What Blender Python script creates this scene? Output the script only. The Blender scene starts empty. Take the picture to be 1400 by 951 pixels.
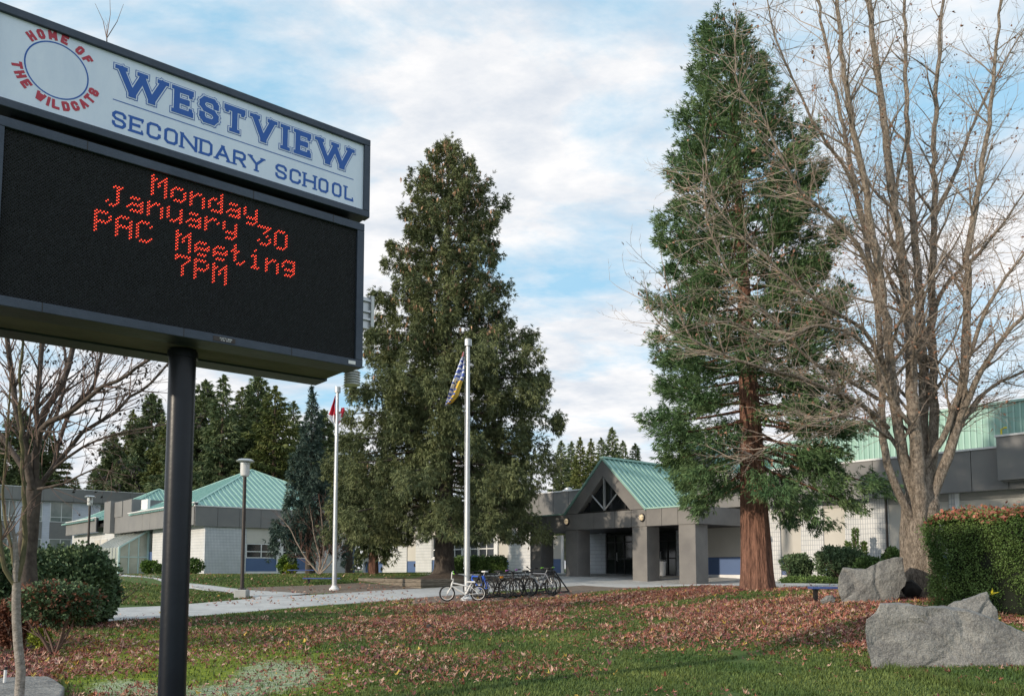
import bpy, bmesh, math, random
import numpy as np
from mathutils import Vector, Matrix, noise
random.seed(7); RNG = np.random.default_rng(7)
PI = math.pi
SC = bpy.context.scene
COL = SC.collection

# ------------------------------------------------------------------ camera
FPX, CX, CY, ZE = 1120.0, 700.0, 689.0, 1.6
PITCH = math.atan(88 / FPX)
cp, sp = math.cos(PITCH), math.sin(PITCH)
cam_d = bpy.data.cameras.new('camera'); cam = bpy.data.objects.new('camera', cam_d); COL.objects.link(cam)
cam_d.sensor_width = 36.0; cam_d.lens = 36.0 * FPX / 1400.0
cam_d.shift_y = (CY - 475.5) / 1400.0
cam_d.clip_start = 0.1; cam_d.clip_end = 6000
cam.location = (0, 0, ZE); cam.rotation_euler = (PI / 2 + PITCH, 0, 0)
SC.camera = cam

# ------------------------------------------------------------------ light
SUN_EL, SUN_AZ = 17.0, 236.0            # azimuth clockwise from +Y
saz, sel = math.radians(SUN_AZ), math.radians(SUN_EL)
sd = Vector((math.sin(saz) * math.cos(sel), math.cos(saz) * math.cos(sel), math.sin(sel)))
sl = bpy.data.lights.new('sun', 'SUN'); sl.energy = 2.8; sl.angle = math.radians(1.2); sl.color = (1.0, 0.86, 0.68)
so = bpy.data.objects.new('sun', sl); COL.objects.link(so)
so.rotation_euler = sd.to_track_quat('Z', 'Y').to_euler()
W = bpy.data.worlds.new('World'); SC.world = W; W.use_nodes = True
nt = W.node_tree; nt.nodes.clear()
def wn(t, **k):
    n = nt.nodes.new(t)
    for a, b in k.items(): setattr(n, a, b)
    return n
out = wn('ShaderNodeOutputWorld'); sky = wn('ShaderNodeTexSky')
sky.sky_type = 'NISHITA'; sky.sun_disc = False; sky.sun_elevation = sel; sky.sun_rotation = saz
sky.air_density = 1.0; sky.dust_density = 0.6
hs = wn('ShaderNodeHueSaturation'); hs.inputs['Saturation'].default_value = 1.05
bg1 = wn('ShaderNodeBackground'); bg1.inputs[1].default_value = 0.135
# thin high haze between the clouds pales the blue
hz_mix = wn('ShaderNodeMix', data_type='RGBA'); hz_mix.inputs[0].default_value = 0.72; hz_mix.inputs[7].default_value = (2.3, 4.55, 6.1, 1)
nt.links.new(sky.outputs[0], hs.inputs['Color']); nt.links.new(hs.outputs[0], hz_mix.inputs[6]); nt.links.new(hz_mix.outputs[2], bg1.inputs[0])
tc = wn('ShaderNodeTexCoord'); sep = wn('ShaderNodeSeparateXYZ'); nt.links.new(tc.outputs['Generated'], sep.inputs[0])
ad = wn('ShaderNodeMath', operation='ADD'); ad.inputs[1].default_value = 0.22; nt.links.new(sep.outputs[2], ad.inputs[0])
mx = wn('ShaderNodeMath', operation='MAXIMUM'); mx.inputs[1].default_value = 0.05; nt.links.new(ad.outputs[0], mx.inputs[0])
dx = wn('ShaderNodeMath', operation='DIVIDE'); nt.links.new(sep.outputs[0], dx.inputs[0]); nt.links.new(mx.outputs[0], dx.inputs[1])
dy = wn('ShaderNodeMath', operation='DIVIDE'); nt.links.new(sep.outputs[1], dy.inputs[0]); nt.links.new(mx.outputs[0], dy.inputs[1])
cb = wn('ShaderNodeCombineXYZ'); nt.links.new(dx.outputs[0], cb.inputs[0]); nt.links.new(dy.outputs[0], cb.inputs[1])
mp = wn('ShaderNodeMapping'); nt.links.new(cb.outputs[0], mp.inputs[0])
mp.inputs['Rotation'].default_value = (0, 0, math.radians(28)); mp.inputs['Scale'].default_value = (1.25, 1.9, 1); mp.inputs['Location'].default_value = (3.55, 0.9, 0)
n1 = wn('ShaderNodeTexNoise'); n1.inputs['Scale'].default_value = 1.45; n1.inputs['Detail'].default_value = 10; n1.inputs['Roughness'].default_value = 0.60; n1.inputs['Distortion'].default_value = 0.25
n2 = wn('ShaderNodeTexNoise'); n2.inputs['Scale'].default_value = 3.6; n2.inputs['Detail'].default_value = 10; n2.inputs['Roughness'].default_value = 0.6
nt.links.new(mp.outputs[0], n1.inputs['Vector']); nt.links.new(mp.outputs[0], n2.inputs['Vector'])
cr = wn('ShaderNodeValToRGB'); cr.color_ramp.elements[0].position = 0.39; cr.color_ramp.elements[0].color = (0.10, 0.10, 0.10, 1); cr.color_ramp.elements[1].position = 0.57; cr.color_ramp.elements[1].color = (1, 1, 1, 1)
# cloud cover thickens towards the horizon
hzr = wn('ShaderNodeMapRange'); hzr.inputs[1].default_value = 0.0; hzr.inputs[2].default_value = 0.42; hzr.inputs[3].default_value = 0.11; hzr.inputs[4].default_value = 0.0; nt.links.new(sep.outputs[2], hzr.inputs[0])
hza = wn('ShaderNodeMath', operation='ADD'); nt.links.new(n1.outputs[0], hza.inputs[0]); nt.links.new(hzr.outputs[0], hza.inputs[1]); nt.links.new(hza.outputs[0], cr.inputs[0])
# cloud body: brighter puffs and greyer undersides
cc = wn('ShaderNodeValToRGB'); cc.color_ramp.elements[0].position = 0.36; cc.color_ramp.elements[0].color = (0.66, 0.71, 0.78, 1); cc.color_ramp.elements[1].position = 0.60; cc.color_ramp.elements[1].color = (0.92, 0.915, 0.92, 1)
nt.links.new(n2.outputs[0], cc.inputs[0])
bg2 = wn('ShaderNodeBackground'); bg2.inputs[1].default_value = 0.88; nt.links.new(cc.outputs[0], bg2.inputs[0])
ms = wn('ShaderNodeMixShader'); nt.links.new(cr.outputs[0], ms.inputs[0]); nt.links.new(bg1.outputs[0], ms.inputs[1]); nt.links.new(bg2.outputs[0], ms.inputs[2])
nt.links.new(ms.outputs[0], out.inputs[0])
SC.view_settings.view_transform = 'Standard'; SC.view_settings.look = 'None'; SC.view_settings.gamma = 1.0
SC.view_settings.exposure = 0.32
SC.cycles.max_bounces = 6; SC.cycles.transparent_max_bounces = 6

# ------------------------------------------------------------------ pixel / plane measuring
def ray(x, y):
    a = (x - CX) / FPX; b = (CY - y) / FPX
    return a, cp - b * sp, sp + b * cp
def at(x, y, Y):
    r = ray(x, y); k = Y / r[1]
    return Vector((r[0] * k, Y, r[2] * k + ZE))
def proj(X, Y, Z):
    z = Z - ZE; d = Y * cp + z * sp; v = -Y * sp + z * cp
    return CX + FPX * X / d, CY - FPX * v / d
def smooth(x, a, b):
    t = np.clip((x - a) / (b - a), 0, 1); return t * t * (3 - 2 * t)
YB = [-50, 0, 8, 14, 20, 27, 33, 38, 45, 60, 110]
ZB = [-1.62, -1.62, -1.55, -1.38, -1.2, -1.0, -.78, -.42, -.27, -.27, -.3]
def hz(X, Y):
    X = np.asarray(X, float); Y = np.asarray(Y, float)
    b = (np.interp(Y - 1, YB, ZB) + 2 * np.interp(Y, YB, ZB) + np.interp(Y + 1, YB, ZB)) / 4
    A = np.interp(Y, [0, 10, 14, 18, 24, 28, 32, 34.5], [0, 0, .25, .5, .52, .42, .18, 0]) * smooth(X, 1, 8)
    l = .10 * smooth(-X, 3, 18) * smooth(Y, 38, 50)
    n = .018 * np.sin(X * 1.1 + Y * .6) + .014 * np.sin(X * .5 - Y * 1.3 + 1)
    return b + A - l + n * smooth(36 - Y, 0, 8) + ZE
def gp(x, y):
    r = ray(x, y); lo = 3.0; prev = None
    for k in np.arange(3, 120, .05):
        if ZE + r[2] * k / r[1] <= float(hz(r[0] * k / r[1], k)): return Vector((r[0] * k / r[1], k, float(hz(r[0] * k / r[1], k))))
    k = 120; return Vector((r[0] * k / r[1], k, ZE - .3))
def gz(X, Y): return float(hz(X, Y))

# ------------------------------------------------------------------ objects
def link(o, parent=None):
    COL.objects.link(o)
    if parent is not None: o.parent = parent
    return o
def tag(o, label=None, cat=None, group=None, kind=None):
    if label: o['label'] = label
    if cat: o['category'] = cat
    if group: o['group'] = group
    if kind: o['kind'] = kind
    return o
def empty(name, loc, rz=0, label=None, cat=None, group=None):
    o = bpy.data.objects.new(name, None); o.empty_display_size = .2
    o.location = loc; o.rotation_euler = (0, 0, rz); COL.objects.link(o)
    return tag(o, label, cat, group)
def copy_tree(o, parent=None):
    c = o.copy(); COL.objects.link(c); c.parent = parent
    for ch in list(o.children): copy_tree(ch, c)
    return c
def npmesh(name, V, F, mat=None, sm=False, mi=None, mats=None):
    V = np.asarray(V, np.float32).reshape(-1, 3); F = np.asarray(F, np.int32)
    me = bpy.data.meshes.new(name); k = F.shape[1]
    me.vertices.add(len(V)); me.vertices.foreach_set('co', V.ravel())
    me.loops.add(F.size); me.loops.foreach_set('vertex_index', F.ravel())
    me.polygons.add(len(F)); me.polygons.foreach_set('loop_start', np.arange(len(F), dtype=np.int32) * k)
    for m in (mats or ([mat] if mat else [])): me.materials.append(m)
    if mi is not None: me.polygons.foreach_set('material_index', np.asarray(mi, np.int32))
    me.polygons.foreach_set('use_smooth', np.full(len(F), sm, bool))
    me.update(calc_edges=True)
    return me
def npobj(name, V, F, mat, parent=None, sm=False, **k):
    return link(bpy.data.objects.new(name, npmesh(name, V, F, mat, sm, **k)), parent)
class MB:
    def __init__(s): s.v = []; s.f = []; s.m = []
    def add(s, vs, fs, m=0):
        o = len(s.v); s.v += [tuple(v) for v in vs]; s.f += [tuple(i + o for i in f) for f in fs]; s.m += [m] * len(fs); return s
    def box(s, x0, x1, y0, y1, z0, z1, m=0):
        return s.add([(x0, y0, z0), (x1, y0, z0), (x1, y1, z0), (x0, y1, z0), (x0, y0, z1), (x1, y0, z1), (x1, y1, z1), (x0, y1, z1)],
            [(0, 3, 2, 1), (4, 5, 6, 7), (0, 1, 5, 4), (1, 2, 6, 5), (2, 3, 7, 6), (3, 0, 4, 7)], m)
    def prism(s, pts, ax, c0, c1, m=0):
        # polygon pts (2D) extruded along axis ax from c0 to c1
        n = len(pts)
        def mk(p, c): return {0: (c, p[0], p[1]), 1: (p[0], c, p[1]), 2: (p[0], p[1], c)}[ax]
        vs = [mk(p, c0) for p in pts] + [mk(p, c1) for p in pts]
        return s.add(vs, [tuple(range(n))[::-1], tuple(range(n, 2 * n))] + [(i, (i + 1) % n, n + (i + 1) % n, n + i) for i in range(n)], m)
    def tube(s, p0, p1, r0, r1=None, n=8, cap=True, m=0):
        r1 = r0 if r1 is None else r1
        p0 = Vector(p0); p1 = Vector(p1); d = (p1 - p0).normalized()
        a = d.orthogonal().normalized(); b = d.cross(a)
        vs = []
        for p, r in ((p0, r0), (p1, r1)):
            for i in range(n):
                t = 2 * PI * i / n; vs.append(p + (a * math.cos(t) + b * math.sin(t)) * r)
        fs = [(i, (i + 1) % n, n + (i + 1) % n, n + i) for i in range(n)]
        if cap: fs += [tuple(range(n))[::-1], tuple(range(n, 2 * n))]
        return s.add(vs, fs, m)
    def path(s, pts, r, n=8, m=0):
        pts = [Vector(p) for p in pts]; rs = r if isinstance(r, (list, tuple)) else [r] * len(pts)
        a = None; vs = []
        for i, p in enumerate(pts):
            d = ((pts[min(i + 1, len(pts) - 1)] - pts[max(i - 1, 0)])).normalized()
            a = d.orthogonal().normalized() if a is None else (a - d * a.dot(d)).normalized()
            b = d.cross(a)
            for k in range(n):
                t = 2 * PI * k / n; vs.append(p + (a * math.cos(t) + b * math.sin(t)) * rs[i])
        fs = []
        for i in range(len(pts) - 1):
            for k in range(n): fs.append((i * n + k, i * n + (k + 1) % n, (i + 1) * n + (k + 1) % n, (i + 1) * n + k))
        fs += [tuple(range(n))[::-1], tuple(range((len(pts) - 1) * n, len(pts) * n))]
        return s.add(vs, fs, m)
    def lathe(s, prof, c=(0, 0), n=20, m=0):
        vs = []
        for r, z in prof:
            for k in range(n): t = 2 * PI * k / n; vs.append((c[0] + r * math.cos(t), c[1] + r * math.sin(t), z))
        fs = [(i * n + k, i * n + (k + 1) % n, (i + 1) * n + (k + 1) % n, (i + 1) * n + k) for i in range(len(prof) - 1) for k in range(n)]
        fs += [tuple(range(n))[::-1], tuple(range((len(prof) - 1) * n, len(prof) * n))]
        return s.add(vs, fs, m)
    def torus(s, c, R, r, ax=1, n=28, k=6, m=0):
        vs = []
        for i in range(n):
            t = 2 * PI * i / n
            for j in range(k):
                q = 2 * PI * j / k; rr = R + r * math.cos(q); h = r * math.sin(q)
                p = [rr * math.cos(t), rr * math.sin(t)]; p.insert(ax, h)
                vs.append((c[0] + p[0], c[1] + p[1], c[2] + p[2]))
        fs = [(i * k + j, ((i + 1) % n) * k + j, ((i + 1) % n) * k + (j + 1) % k, i * k + (j + 1) % k) for i in range(n) for j in range(k)]
        return s.add(vs, fs, m)
    def build(s, name, mat, parent=None, sm=False, bevel=0, kind=None, seg=2):
        me = bpy.data.meshes.new(name); me.from_pydata(s.v, [], s.f)
        for m in (mat if isinstance(mat, list) else [mat]): me.materials.append(m)
        if isinstance(mat, list): me.polygons.foreach_set('material_index', s.m)
        bm = bmesh.new(); bm.from_mesh(me); bmesh.ops.recalc_face_normals(bm, faces=bm.faces); bm.to_mesh(me); bm.free()
        if sm:
            me.polygons.foreach_set('use_smooth', [True] * len(me.polygons))
            try: me.set_sharp_from_angle(angle=math.radians(40))
            except Exception: pass
        o = link(bpy.data.objects.new(name, me), parent)
        if bevel:
            b = o.modifiers.new('bevel', 'BEVEL'); b.width = bevel; b.segments = seg; b.limit_method = 'ANGLE'
        if kind: o['kind'] = kind
        return o

# ------------------------------------------------------------------ materials
def mat(name, c1, c2=None, scale=4, rough=.7, metal=0, bump=0, bscale=None, detail=5, island=0, stretch=None, c3=None, c3pos=.66, spec=.5, emit=None, es=0, trans=0, coords='Object', bdist=.02, nr=.6, pos=(.34, .66)):
    m = bpy.data.materials.new(name); m.use_nodes = True; t = m.node_tree; N = t.nodes; L = t.links
    b = N['Principled BSDF']; b.inputs['Roughness'].default_value = rough; b.inputs['Metallic'].default_value = metal
    b.inputs['Specular IOR Level'].default_value = spec
    c1 = (*c1, 1); c2 = (*c2, 1) if c2 else c1
    tcn = N.new('ShaderNodeTexCoord'); src = tcn.outputs[coords]
    if stretch:
        mpn = N.new('ShaderNodeMapping'); mpn.inputs['Scale'].default_value = stretch; L.new(src, mpn.inputs[0]); src = mpn.outputs[0]
    nz = N.new('ShaderNodeTexNoise'); nz.inputs['Scale'].default_value = scale; nz.inputs['Detail'].default_value = detail; nz.inputs['Roughness'].default_value = nr; L.new(src, nz.inputs['Vector'])
    r = N.new('ShaderNodeValToRGB'); e = r.color_ramp.elements; e[0].position = pos[0]; e[1].position = pos[1]; e[0].color = c1; e[1].color = c2
    if c3: q = e.new(c3pos); q.color = (*c3, 1); e[-1].position = min(.99, c3pos + .12)
    L.new(nz.outputs[0], r.inputs[0]); col = r.outputs[0]
    if island:
        g = N.new('ShaderNodeNewGeometry'); mr = N.new('ShaderNodeMapRange'); mr.inputs['To Min'].default_value = 1 - island; mr.inputs['To Max'].default_value = 1 + island
        L.new(g.outputs['Random Per Island'], mr.inputs[0])
        mm = N.new('ShaderNodeVectorMath'); mm.operation = 'SCALE'; L.new(col, mm.inputs[0]); L.new(mr.outputs[0], mm.inputs['Scale']); col = mm.outputs[0]
    L.new(col, b.inputs['Base Color'])
    if bump:
        n2 = N.new('ShaderNodeTexNoise'); n2.inputs['Scale'].default_value = bscale or scale * 4; n2.inputs['Detail'].default_value = 6; L.new(src, n2.inputs['Vector'])
        bp = N.new('ShaderNodeBump'); bp.inputs['Strength'].default_value = bump; bp.inputs['Distance'].default_value = bdist; L.new(n2.outputs[0], bp.inputs['Height']); L.new(bp.outputs[0], b.inputs['Normal'])
    if emit: b.inputs['Emission Color'].default_value = (*emit, 1); b.inputs['Emission Strength'].default_value = es
    if trans:
        tr = N.new('ShaderNodeBsdfTranslucent'); L.new(col, tr.inputs[0]); mxs = N.new('ShaderNodeMixShader'); mxs.inputs[0].default_value = trans
        L.new(b.outputs[0], mxs.inputs[1]); L.new(tr.outputs[0], mxs.inputs[2]); L.new(mxs.outputs[0], N['Material Output'].inputs[0])
    m.diffuse_color = c1
    return m
def brickmat(name, c1, c2, mortar, axis, bw=.2, bh=.2, off=0.0, ms=.012):
    m = mat(name, c1, c2, 1.2, .8); t = m.node_tree; N = t.nodes; L = t.links; b = N['Principled BSDF']
    tcn = N.new('ShaderNodeTexCoord'); s = N.new('ShaderNodeSeparateXYZ'); c = N.new('ShaderNodeCombineXYZ')
    L.new(tcn.outputs['Object'], s.inputs[0]); L.new(s.outputs[0 if axis == 'x' else 1], c.inputs[0]); L.new(s.outputs[2], c.inputs[1])
    k = N.new('ShaderNodeTexBrick'); k.offset = off; k.inputs['Scale'].default_value = 1; k.inputs['Brick Width'].default_value = bw; k.inputs['Row Height'].default_value = bh
    k.inputs['Mortar Size'].default_value = ms; k.inputs['Mortar Smooth'].default_value = .3; k.inputs['Mortar'].default_value = (*mortar, 1)
    k.inputs['Color1'].default_value = (*c1, 1); k.inputs['Color2'].default_value = (*c2, 1); L.new(c.outputs[0], k.inputs['Vector'])
    r = next(n for n in N if n.type == 'VALTORGB'); r.color_ramp.elements[0].color = (.86, .87, .86, 1); r.color_ramp.elements[1].color = (1, 1, 1, 1)
    mxn = N.new('ShaderNodeMix'); mxn.data_type = 'RGBA'; mxn.blend_type = 'MULTIPLY'; mxn.inputs[0].default_value = 1
    L.new(k.outputs['Color'], mxn.inputs[6]); L.new(r.outputs[0], mxn.inputs[7]); L.new(mxn.outputs[2], b.inputs['Base Color'])
    bp = N.new('ShaderNodeBump'); bp.inputs['Strength'].default_value = .6; bp.inputs['Distance'].default_value = .01; bp.invert = True
    L.new(k.outputs['Fac'], bp.inputs['Height']); L.new(bp.outputs[0], b.inputs['Normal'])
    return m
M = {}
M['charcoal'] = mat('charcoal_metal', (.030, .043, .064), (.054, .070, .098), 2.2, .45, .3, .15, 30, detail=9, nr=.75, c3=(.075, .088, .085), c3pos=.7)
M['black_led'] = mat('led_face', (.006, .006, .008), (.010, .011, .013), 8, .8)
M['led_hood'] = mat('led_hood', (.010, .012, .016), (.034, .038, .046), 40, .5, island=.4)
M['soffit'] = mat('sign_underside', (.10, .10, .095), (.16, .155, .15), 2, .8, bump=.3, bscale=5)
M['lit'] = mat('lit_led', (.6, .05, .03), rough=.4, emit=(1.0, .06, .025), es=2.5)
M['face'] = mat('sign_face', (.66, .755, .90), (.77, .85, .97), 2.6, .35, detail=10, nr=.75, stretch=(1, 1, .35))
M['blue_ink'] = mat('blue_ink', (.004, .095, .42), rough=.4)
M['red_ink'] = mat('red_ink', (.48, .03, .06), rough=.4)
M['pole'] = mat('black_pole', (.004, .007, .014), (.007, .011, .02), 3, .33, 0, .05, 20, spec=.35)
M['concrete'] = mat('concrete', (.36, .37, .37), (.45, .455, .45), 1.2, .9, bump=.3, bscale=60, detail=8)
M['panel_gray'] = mat('fascia_gray', (.18, .18, .185), (.215, .213, .21), .8, .7, bump=.1, bscale=80, detail=8)
M['canopy'] = mat('canopy_taupe', (.155, .15, .15), (.215, .207, .20), 1.1, .75, bump=.15, bscale=60, detail=8)
M['white_trim'] = mat('white_trim', (.70, .71, .73), (.78, .78, .79), 3, .5)
M['beige'] = mat('beige_panel', (.50, .48, .44), (.57, .55, .51), .6, .7, detail=6)
M['beige_dark'] = mat('beige_header', (.30, .29, .27), (.34, .33, .31), 1, .7)
M['blue'] = mat('blue_panel', (.075, .13, .27), (.09, .15, .30), 1, .6)
M['brick_x'] = brickmat('white_block_x', (.66, .67, .68), (.70, .70, .70), (.40, .42, .46), 'x', .10, .2)
M['brick_y_shade'] = brickmat('white_block_y_shade', (.58, .60, .64), (.62, .64, .67), (.36, .39, .45), 'y', .10, .2)  # darker, bluer block for the courtyard face, its shade put in the colour
M['brick_h'] = brickmat('grey_block', (.50, .53, .58), (.54, .57, .61), (.33, .35, .40), 'x', .8, .2, .5)
M['lilac'] = brickmat('pale_siding', (.60, .63, .74), (.64, .66, .76), (.42, .46, .58), 'y', 3.0, .2, .5)
M['teal'] = mat('teal_roof', (.21, .385, .345), (.26, .44, .395), .5, .5, .2, detail=8)
M['teal2'] = mat('teal_rib', (.32, .52, .47), (.37, .57, .515), 1, .5, .2)
M['teal_wall'] = mat('teal_wall', (.24, .42, .365), (.29, .47, .41), .5, .55, .1, detail=8)
M['teal_wall2'] = mat('teal_wall_rib', (.33, .52, .46), (.37, .56, .50), 1, .55, .1)
M['glass'] = mat('dark_glass', (.015, .018, .022), (.03, .034, .038), .7, .08, spec=.7)
M['glass2'] = mat('blind_glass', (.12, .14, .14), (.30, .32, .30), .5, .12, spec=.6)
M['ghglass'] = mat('greenhouse_glass', (.28, .31, .27), (.42, .44, .38), .8, .25, spec=.6)
M['mint'] = mat('mint_frame', (.45, .62, .62), rough=.5)
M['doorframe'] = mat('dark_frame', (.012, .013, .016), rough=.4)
M['alu'] = mat('aluminium', (.50, .52, .55), (.58, .60, .62), 3, .38, .6)
M['dark_metal'] = mat('dark_metal', (.018, .017, .018), (.03, .028, .028), 5, .5, .3)
M['brown_metal'] = mat('brown_metal', (.035, .027, .025), (.05, .04, .036), 5, .5, .2)
M['lamp'] = mat('lamp_glass', (.55, .56, .57), (.62, .62, .62), 5, .3)
M['warm_lamp'] = mat('warm_lamp', (.62, .50, .32), rough=.3, emit=(1, .75, .45), es=.25)
M['timber'] = mat('weathered_timber', (.10, .085, .065), (.24, .205, .165), 3, .9, bump=.6, bscale=30, stretch=(1, 1, 7), detail=8, island=.15)
M['bench_blue'] = mat('bench_blue', (.05, .085, .25), (.07, .11, .31), 6, .45)
M['asphalt'] = mat('path_asphalt', (.40, .405, .405), (.56, .565, .56), 1.4, .95, bump=.4, bscale=90, detail=9, c3=(.60, .60, .59), nr=.7)
M['bark_spruce'] = mat('bark_spruce', (.05, .04, .034), (.12, .10, .085), 6, .95, bump=1, bscale=14, stretch=(1.5, 1.5, .5), bdist=.05)
M['bark_seq'] = mat('bark_redwood', (.075, .036, .026), (.33, .17, .12), 6, .95, bump=1, bscale=10, stretch=(2.6, 2.6, .30), bdist=.10, detail=10, nr=.8, c3=(.42, .29, .23), c3pos=.68, pos=(.38, .60))
M['bark_maple'] = mat('bark_maple', (.11, .088, .068), (.36, .30, .245), 9, .95, bump=1, bscale=26, stretch=(2.0, 2.0, .8), bdist=.06, c3=(.52, .48, .43), c3pos=.60, detail=10, nr=.85, pos=(.42, .55))
M['bark_left'] = mat('bark_left_tree', (.045, .035, .03), (.11, .09, .075), 7, .95, bump=.8, bscale=16)
M['twig'] = mat('twig', (.13, .085, .072), (.22, .155, .13), 3, .9)
M['twig_pale'] = mat('twig_pale', (.25, .195, .16), (.40, .33, .275), 3, .9)
M['birch'] = mat('sapling_bark', (.13, .115, .095), (.40, .365, .33), 14, .85, stretch=(1, 1, 1.8), detail=9, nr=.8, bump=.6, bscale=40)
M['moss_bark'] = mat('mossy_bark', (.07, .075, .035), (.15, .13, .07), 7, .9)
def leafm(name, c1, c2, isl=.35, sc=.6, **k): return mat(name, c1, c2, sc, .62, island=isl, detail=3, spec=.3, **k)
M['spruce'] = leafm('spruce_needles', (.075, .10, .045), (.19, .215, .095), .4, .8)
M['cone'] = leafm('cones', (.34, .20, .12), (.48, .30, .19), .3)
M['sequoia'] = leafm('sequoia_foliage', (.055, .12, .05), (.135, .21, .085), .4, .8)
M['bluespruce'] = leafm('blue_spruce', (.042, .075, .062), (.085, .13, .108), .35)
M['farfir'] = leafm('far_fir', (.085, .125, .06), (.17, .21, .095), .35, .25)
M['farfir2'] = leafm('far_cedar', (.075, .105, .03), (.17, .19, .06), .35, .25)
M['hedge'] = leafm('hedge_leaves', (.055, .11, .028), (.16, .24, .07), .45, 1.4)
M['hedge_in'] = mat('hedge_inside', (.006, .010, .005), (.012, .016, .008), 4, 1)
M['rhodo'] = leafm('rhododendron', (.055, .10, .05), (.13, .19, .09), .4, 2)
M['rhodo_tip'] = leafm('shrub_tips', (.14, .06, .035), (.24, .10, .06), .3)
M['yellowgreen'] = leafm('yellow_shrub', (.18, .24, .02), (.30, .34, .04), .3, 2)
M['green_shrub'] = leafm('green_shrub', (.06, .12, .02), (.11, .18, .03), .3, 2)
M['grass'] = leafm('grass_blades', (.055, .105, .026), (.15, .19, .05), .35, .5)
M['deadleaf'] = leafm('dead_leaf', (.22, .11, .07), (.30, .17, .11), .35, 2)
M['leafA'] = leafm('leaf_russet', (.24, .085, .060), (.42, .17, .12), .4, 3)
M['leafB'] = leafm('leaf_purple', (.14, .05, .060), (.26, .105, .11), .4, 3)
M['leafC'] = leafm('leaf_tan', (.44, .26, .19), (.64, .43, .33), .3, 3)
M['leafD'] = leafm('leaf_yellow', (.50, .33, .06), (.55, .42, .10), .3, 3)
M['rock'] = mat('granite', (.10, .10, .103), (.30, .30, .298), 1.6, .92, bump=.7, bscale=17, detail=14, nr=.82, bdist=.05, c3=(.33, .325, .31), c3pos=.60)
_t = M['rock'].node_tree; _N = _t.nodes; _b = _N['Principled BSDF']; _src = _b.inputs['Base Color'].links[0].from_socket
_v = _N.new('ShaderNodeTexNoise'); _v.inputs['Scale'].default_value = 70; _v.inputs['Detail'].default_value = 4; _tc = _N.new('ShaderNodeTexCoord'); _t.links.new(_tc.outputs['Object'], _v.inputs['Vector'])
_r = _N.new('ShaderNodeValToRGB'); _r.color_ramp.elements[0].position = .38; _r.color_ramp.elements[0].color = (.45, .45, .46, 1); _r.color_ramp.elements[1].position = .62; _r.color_ramp.elements[1].color = (1.35, 1.34, 1.3, 1)
_t.links.new(_v.outputs[0], _r.inputs[0]); _m = _N.new('ShaderNodeMix'); _m.data_type = 'RGBA'; _m.blend_type = 'MULTIPLY'; _m.inputs[0].default_value = .6
_t.links.new(_src, _m.inputs[6]); _t.links.new(_r.outputs[0], _m.inputs[7]); _t.links.new(_m.outputs[2], _b.inputs['Base Color'])
M['rock_dark'] = mat('dark_rock', (.022, .021, .022), (.045, .042, .042), 4, .9, bump=.5, bscale=30)
M['rubber'] = mat('rubber', (.015, .015, .016), rough=.8)
M['white_paint'] = mat('white_paint', (.78, .78, .78), rough=.4)
M['yellow'] = mat('yellow_paint', (.65, .55, .03), rough=.5)
M['red_flag'] = mat('red_cloth', (.55, .03, .06), rough=.8)
M['white_cloth'] = mat('white_cloth', (.78, .80, .85), rough=.8)
M['blue_cloth'] = mat('blue_cloth', (.09, .15, .50), rough=.8)
M['gold_cloth'] = mat('gold_cloth', (.75, .50, .08), rough=.8)
# ------------------------------------------------------------------ ground
def inpoly(px, py, poly):
    r = np.zeros(px.shape, bool); n = len(poly); j = n - 1
    for i in range(n):
        xi, yi = poly[i]; xj, yj = poly[j]
        c = ((yi > py) != (yj > py)) & (px < (xj - xi) * (py - yi) / ((yj - yi) or 1e-9) + xi)
        r ^= c; j = i
    return r
def vnoise(X, Y, s, seed=0):
    # smooth value noise
    r = np.random.default_rng(seed); T = r.random((64, 64)); x = X / s; y = Y / s
    xi = np.floor(x).astype(int); yi = np.floor(y).astype(int); fx = x - xi; fy = y - yi
    fx = fx * fx * (3 - 2 * fx); fy = fy * fy * (3 - 2 * fy)
    g = lambda a, b: T[(a) % 64, (b) % 64]
    return (g(xi, yi) * (1 - fx) + g(xi + 1, yi) * fx) * (1 - fy) + (g(xi, yi + 1) * (1 - fx) + g(xi + 1, yi + 1) * fx) * fy
def fbm(X, Y, s, seed=0): return .5 * vnoise(X, Y, s, seed) + .3 * vnoise(X, Y, s / 2.3, seed + 1) + .2 * vnoise(X, Y, s / 5.1, seed + 2)
def pxy(X, Y):
    z = hz(X, Y) - ZE; Yc = np.maximum(Y, 1.0); d = Yc * cp + z * sp; v = -Yc * sp + z * cp
    return CX + FPX * X / d, CY - FPX * v / d
DIRT1 = [(560, 826), (575, 812), (640, 806), (700, 818), (770, 802), (860, 794), (1000, 799), (900, 803), (820, 808), (760, 816), (660, 823)]
DIRT2 = [(330, 803), (420, 800), (495, 796), (580, 803), (560, 806), (480, 810), (380, 812)]
DIRT3 = [(400, 778), (520, 776), (520, 779), (400, 781)]
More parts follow.
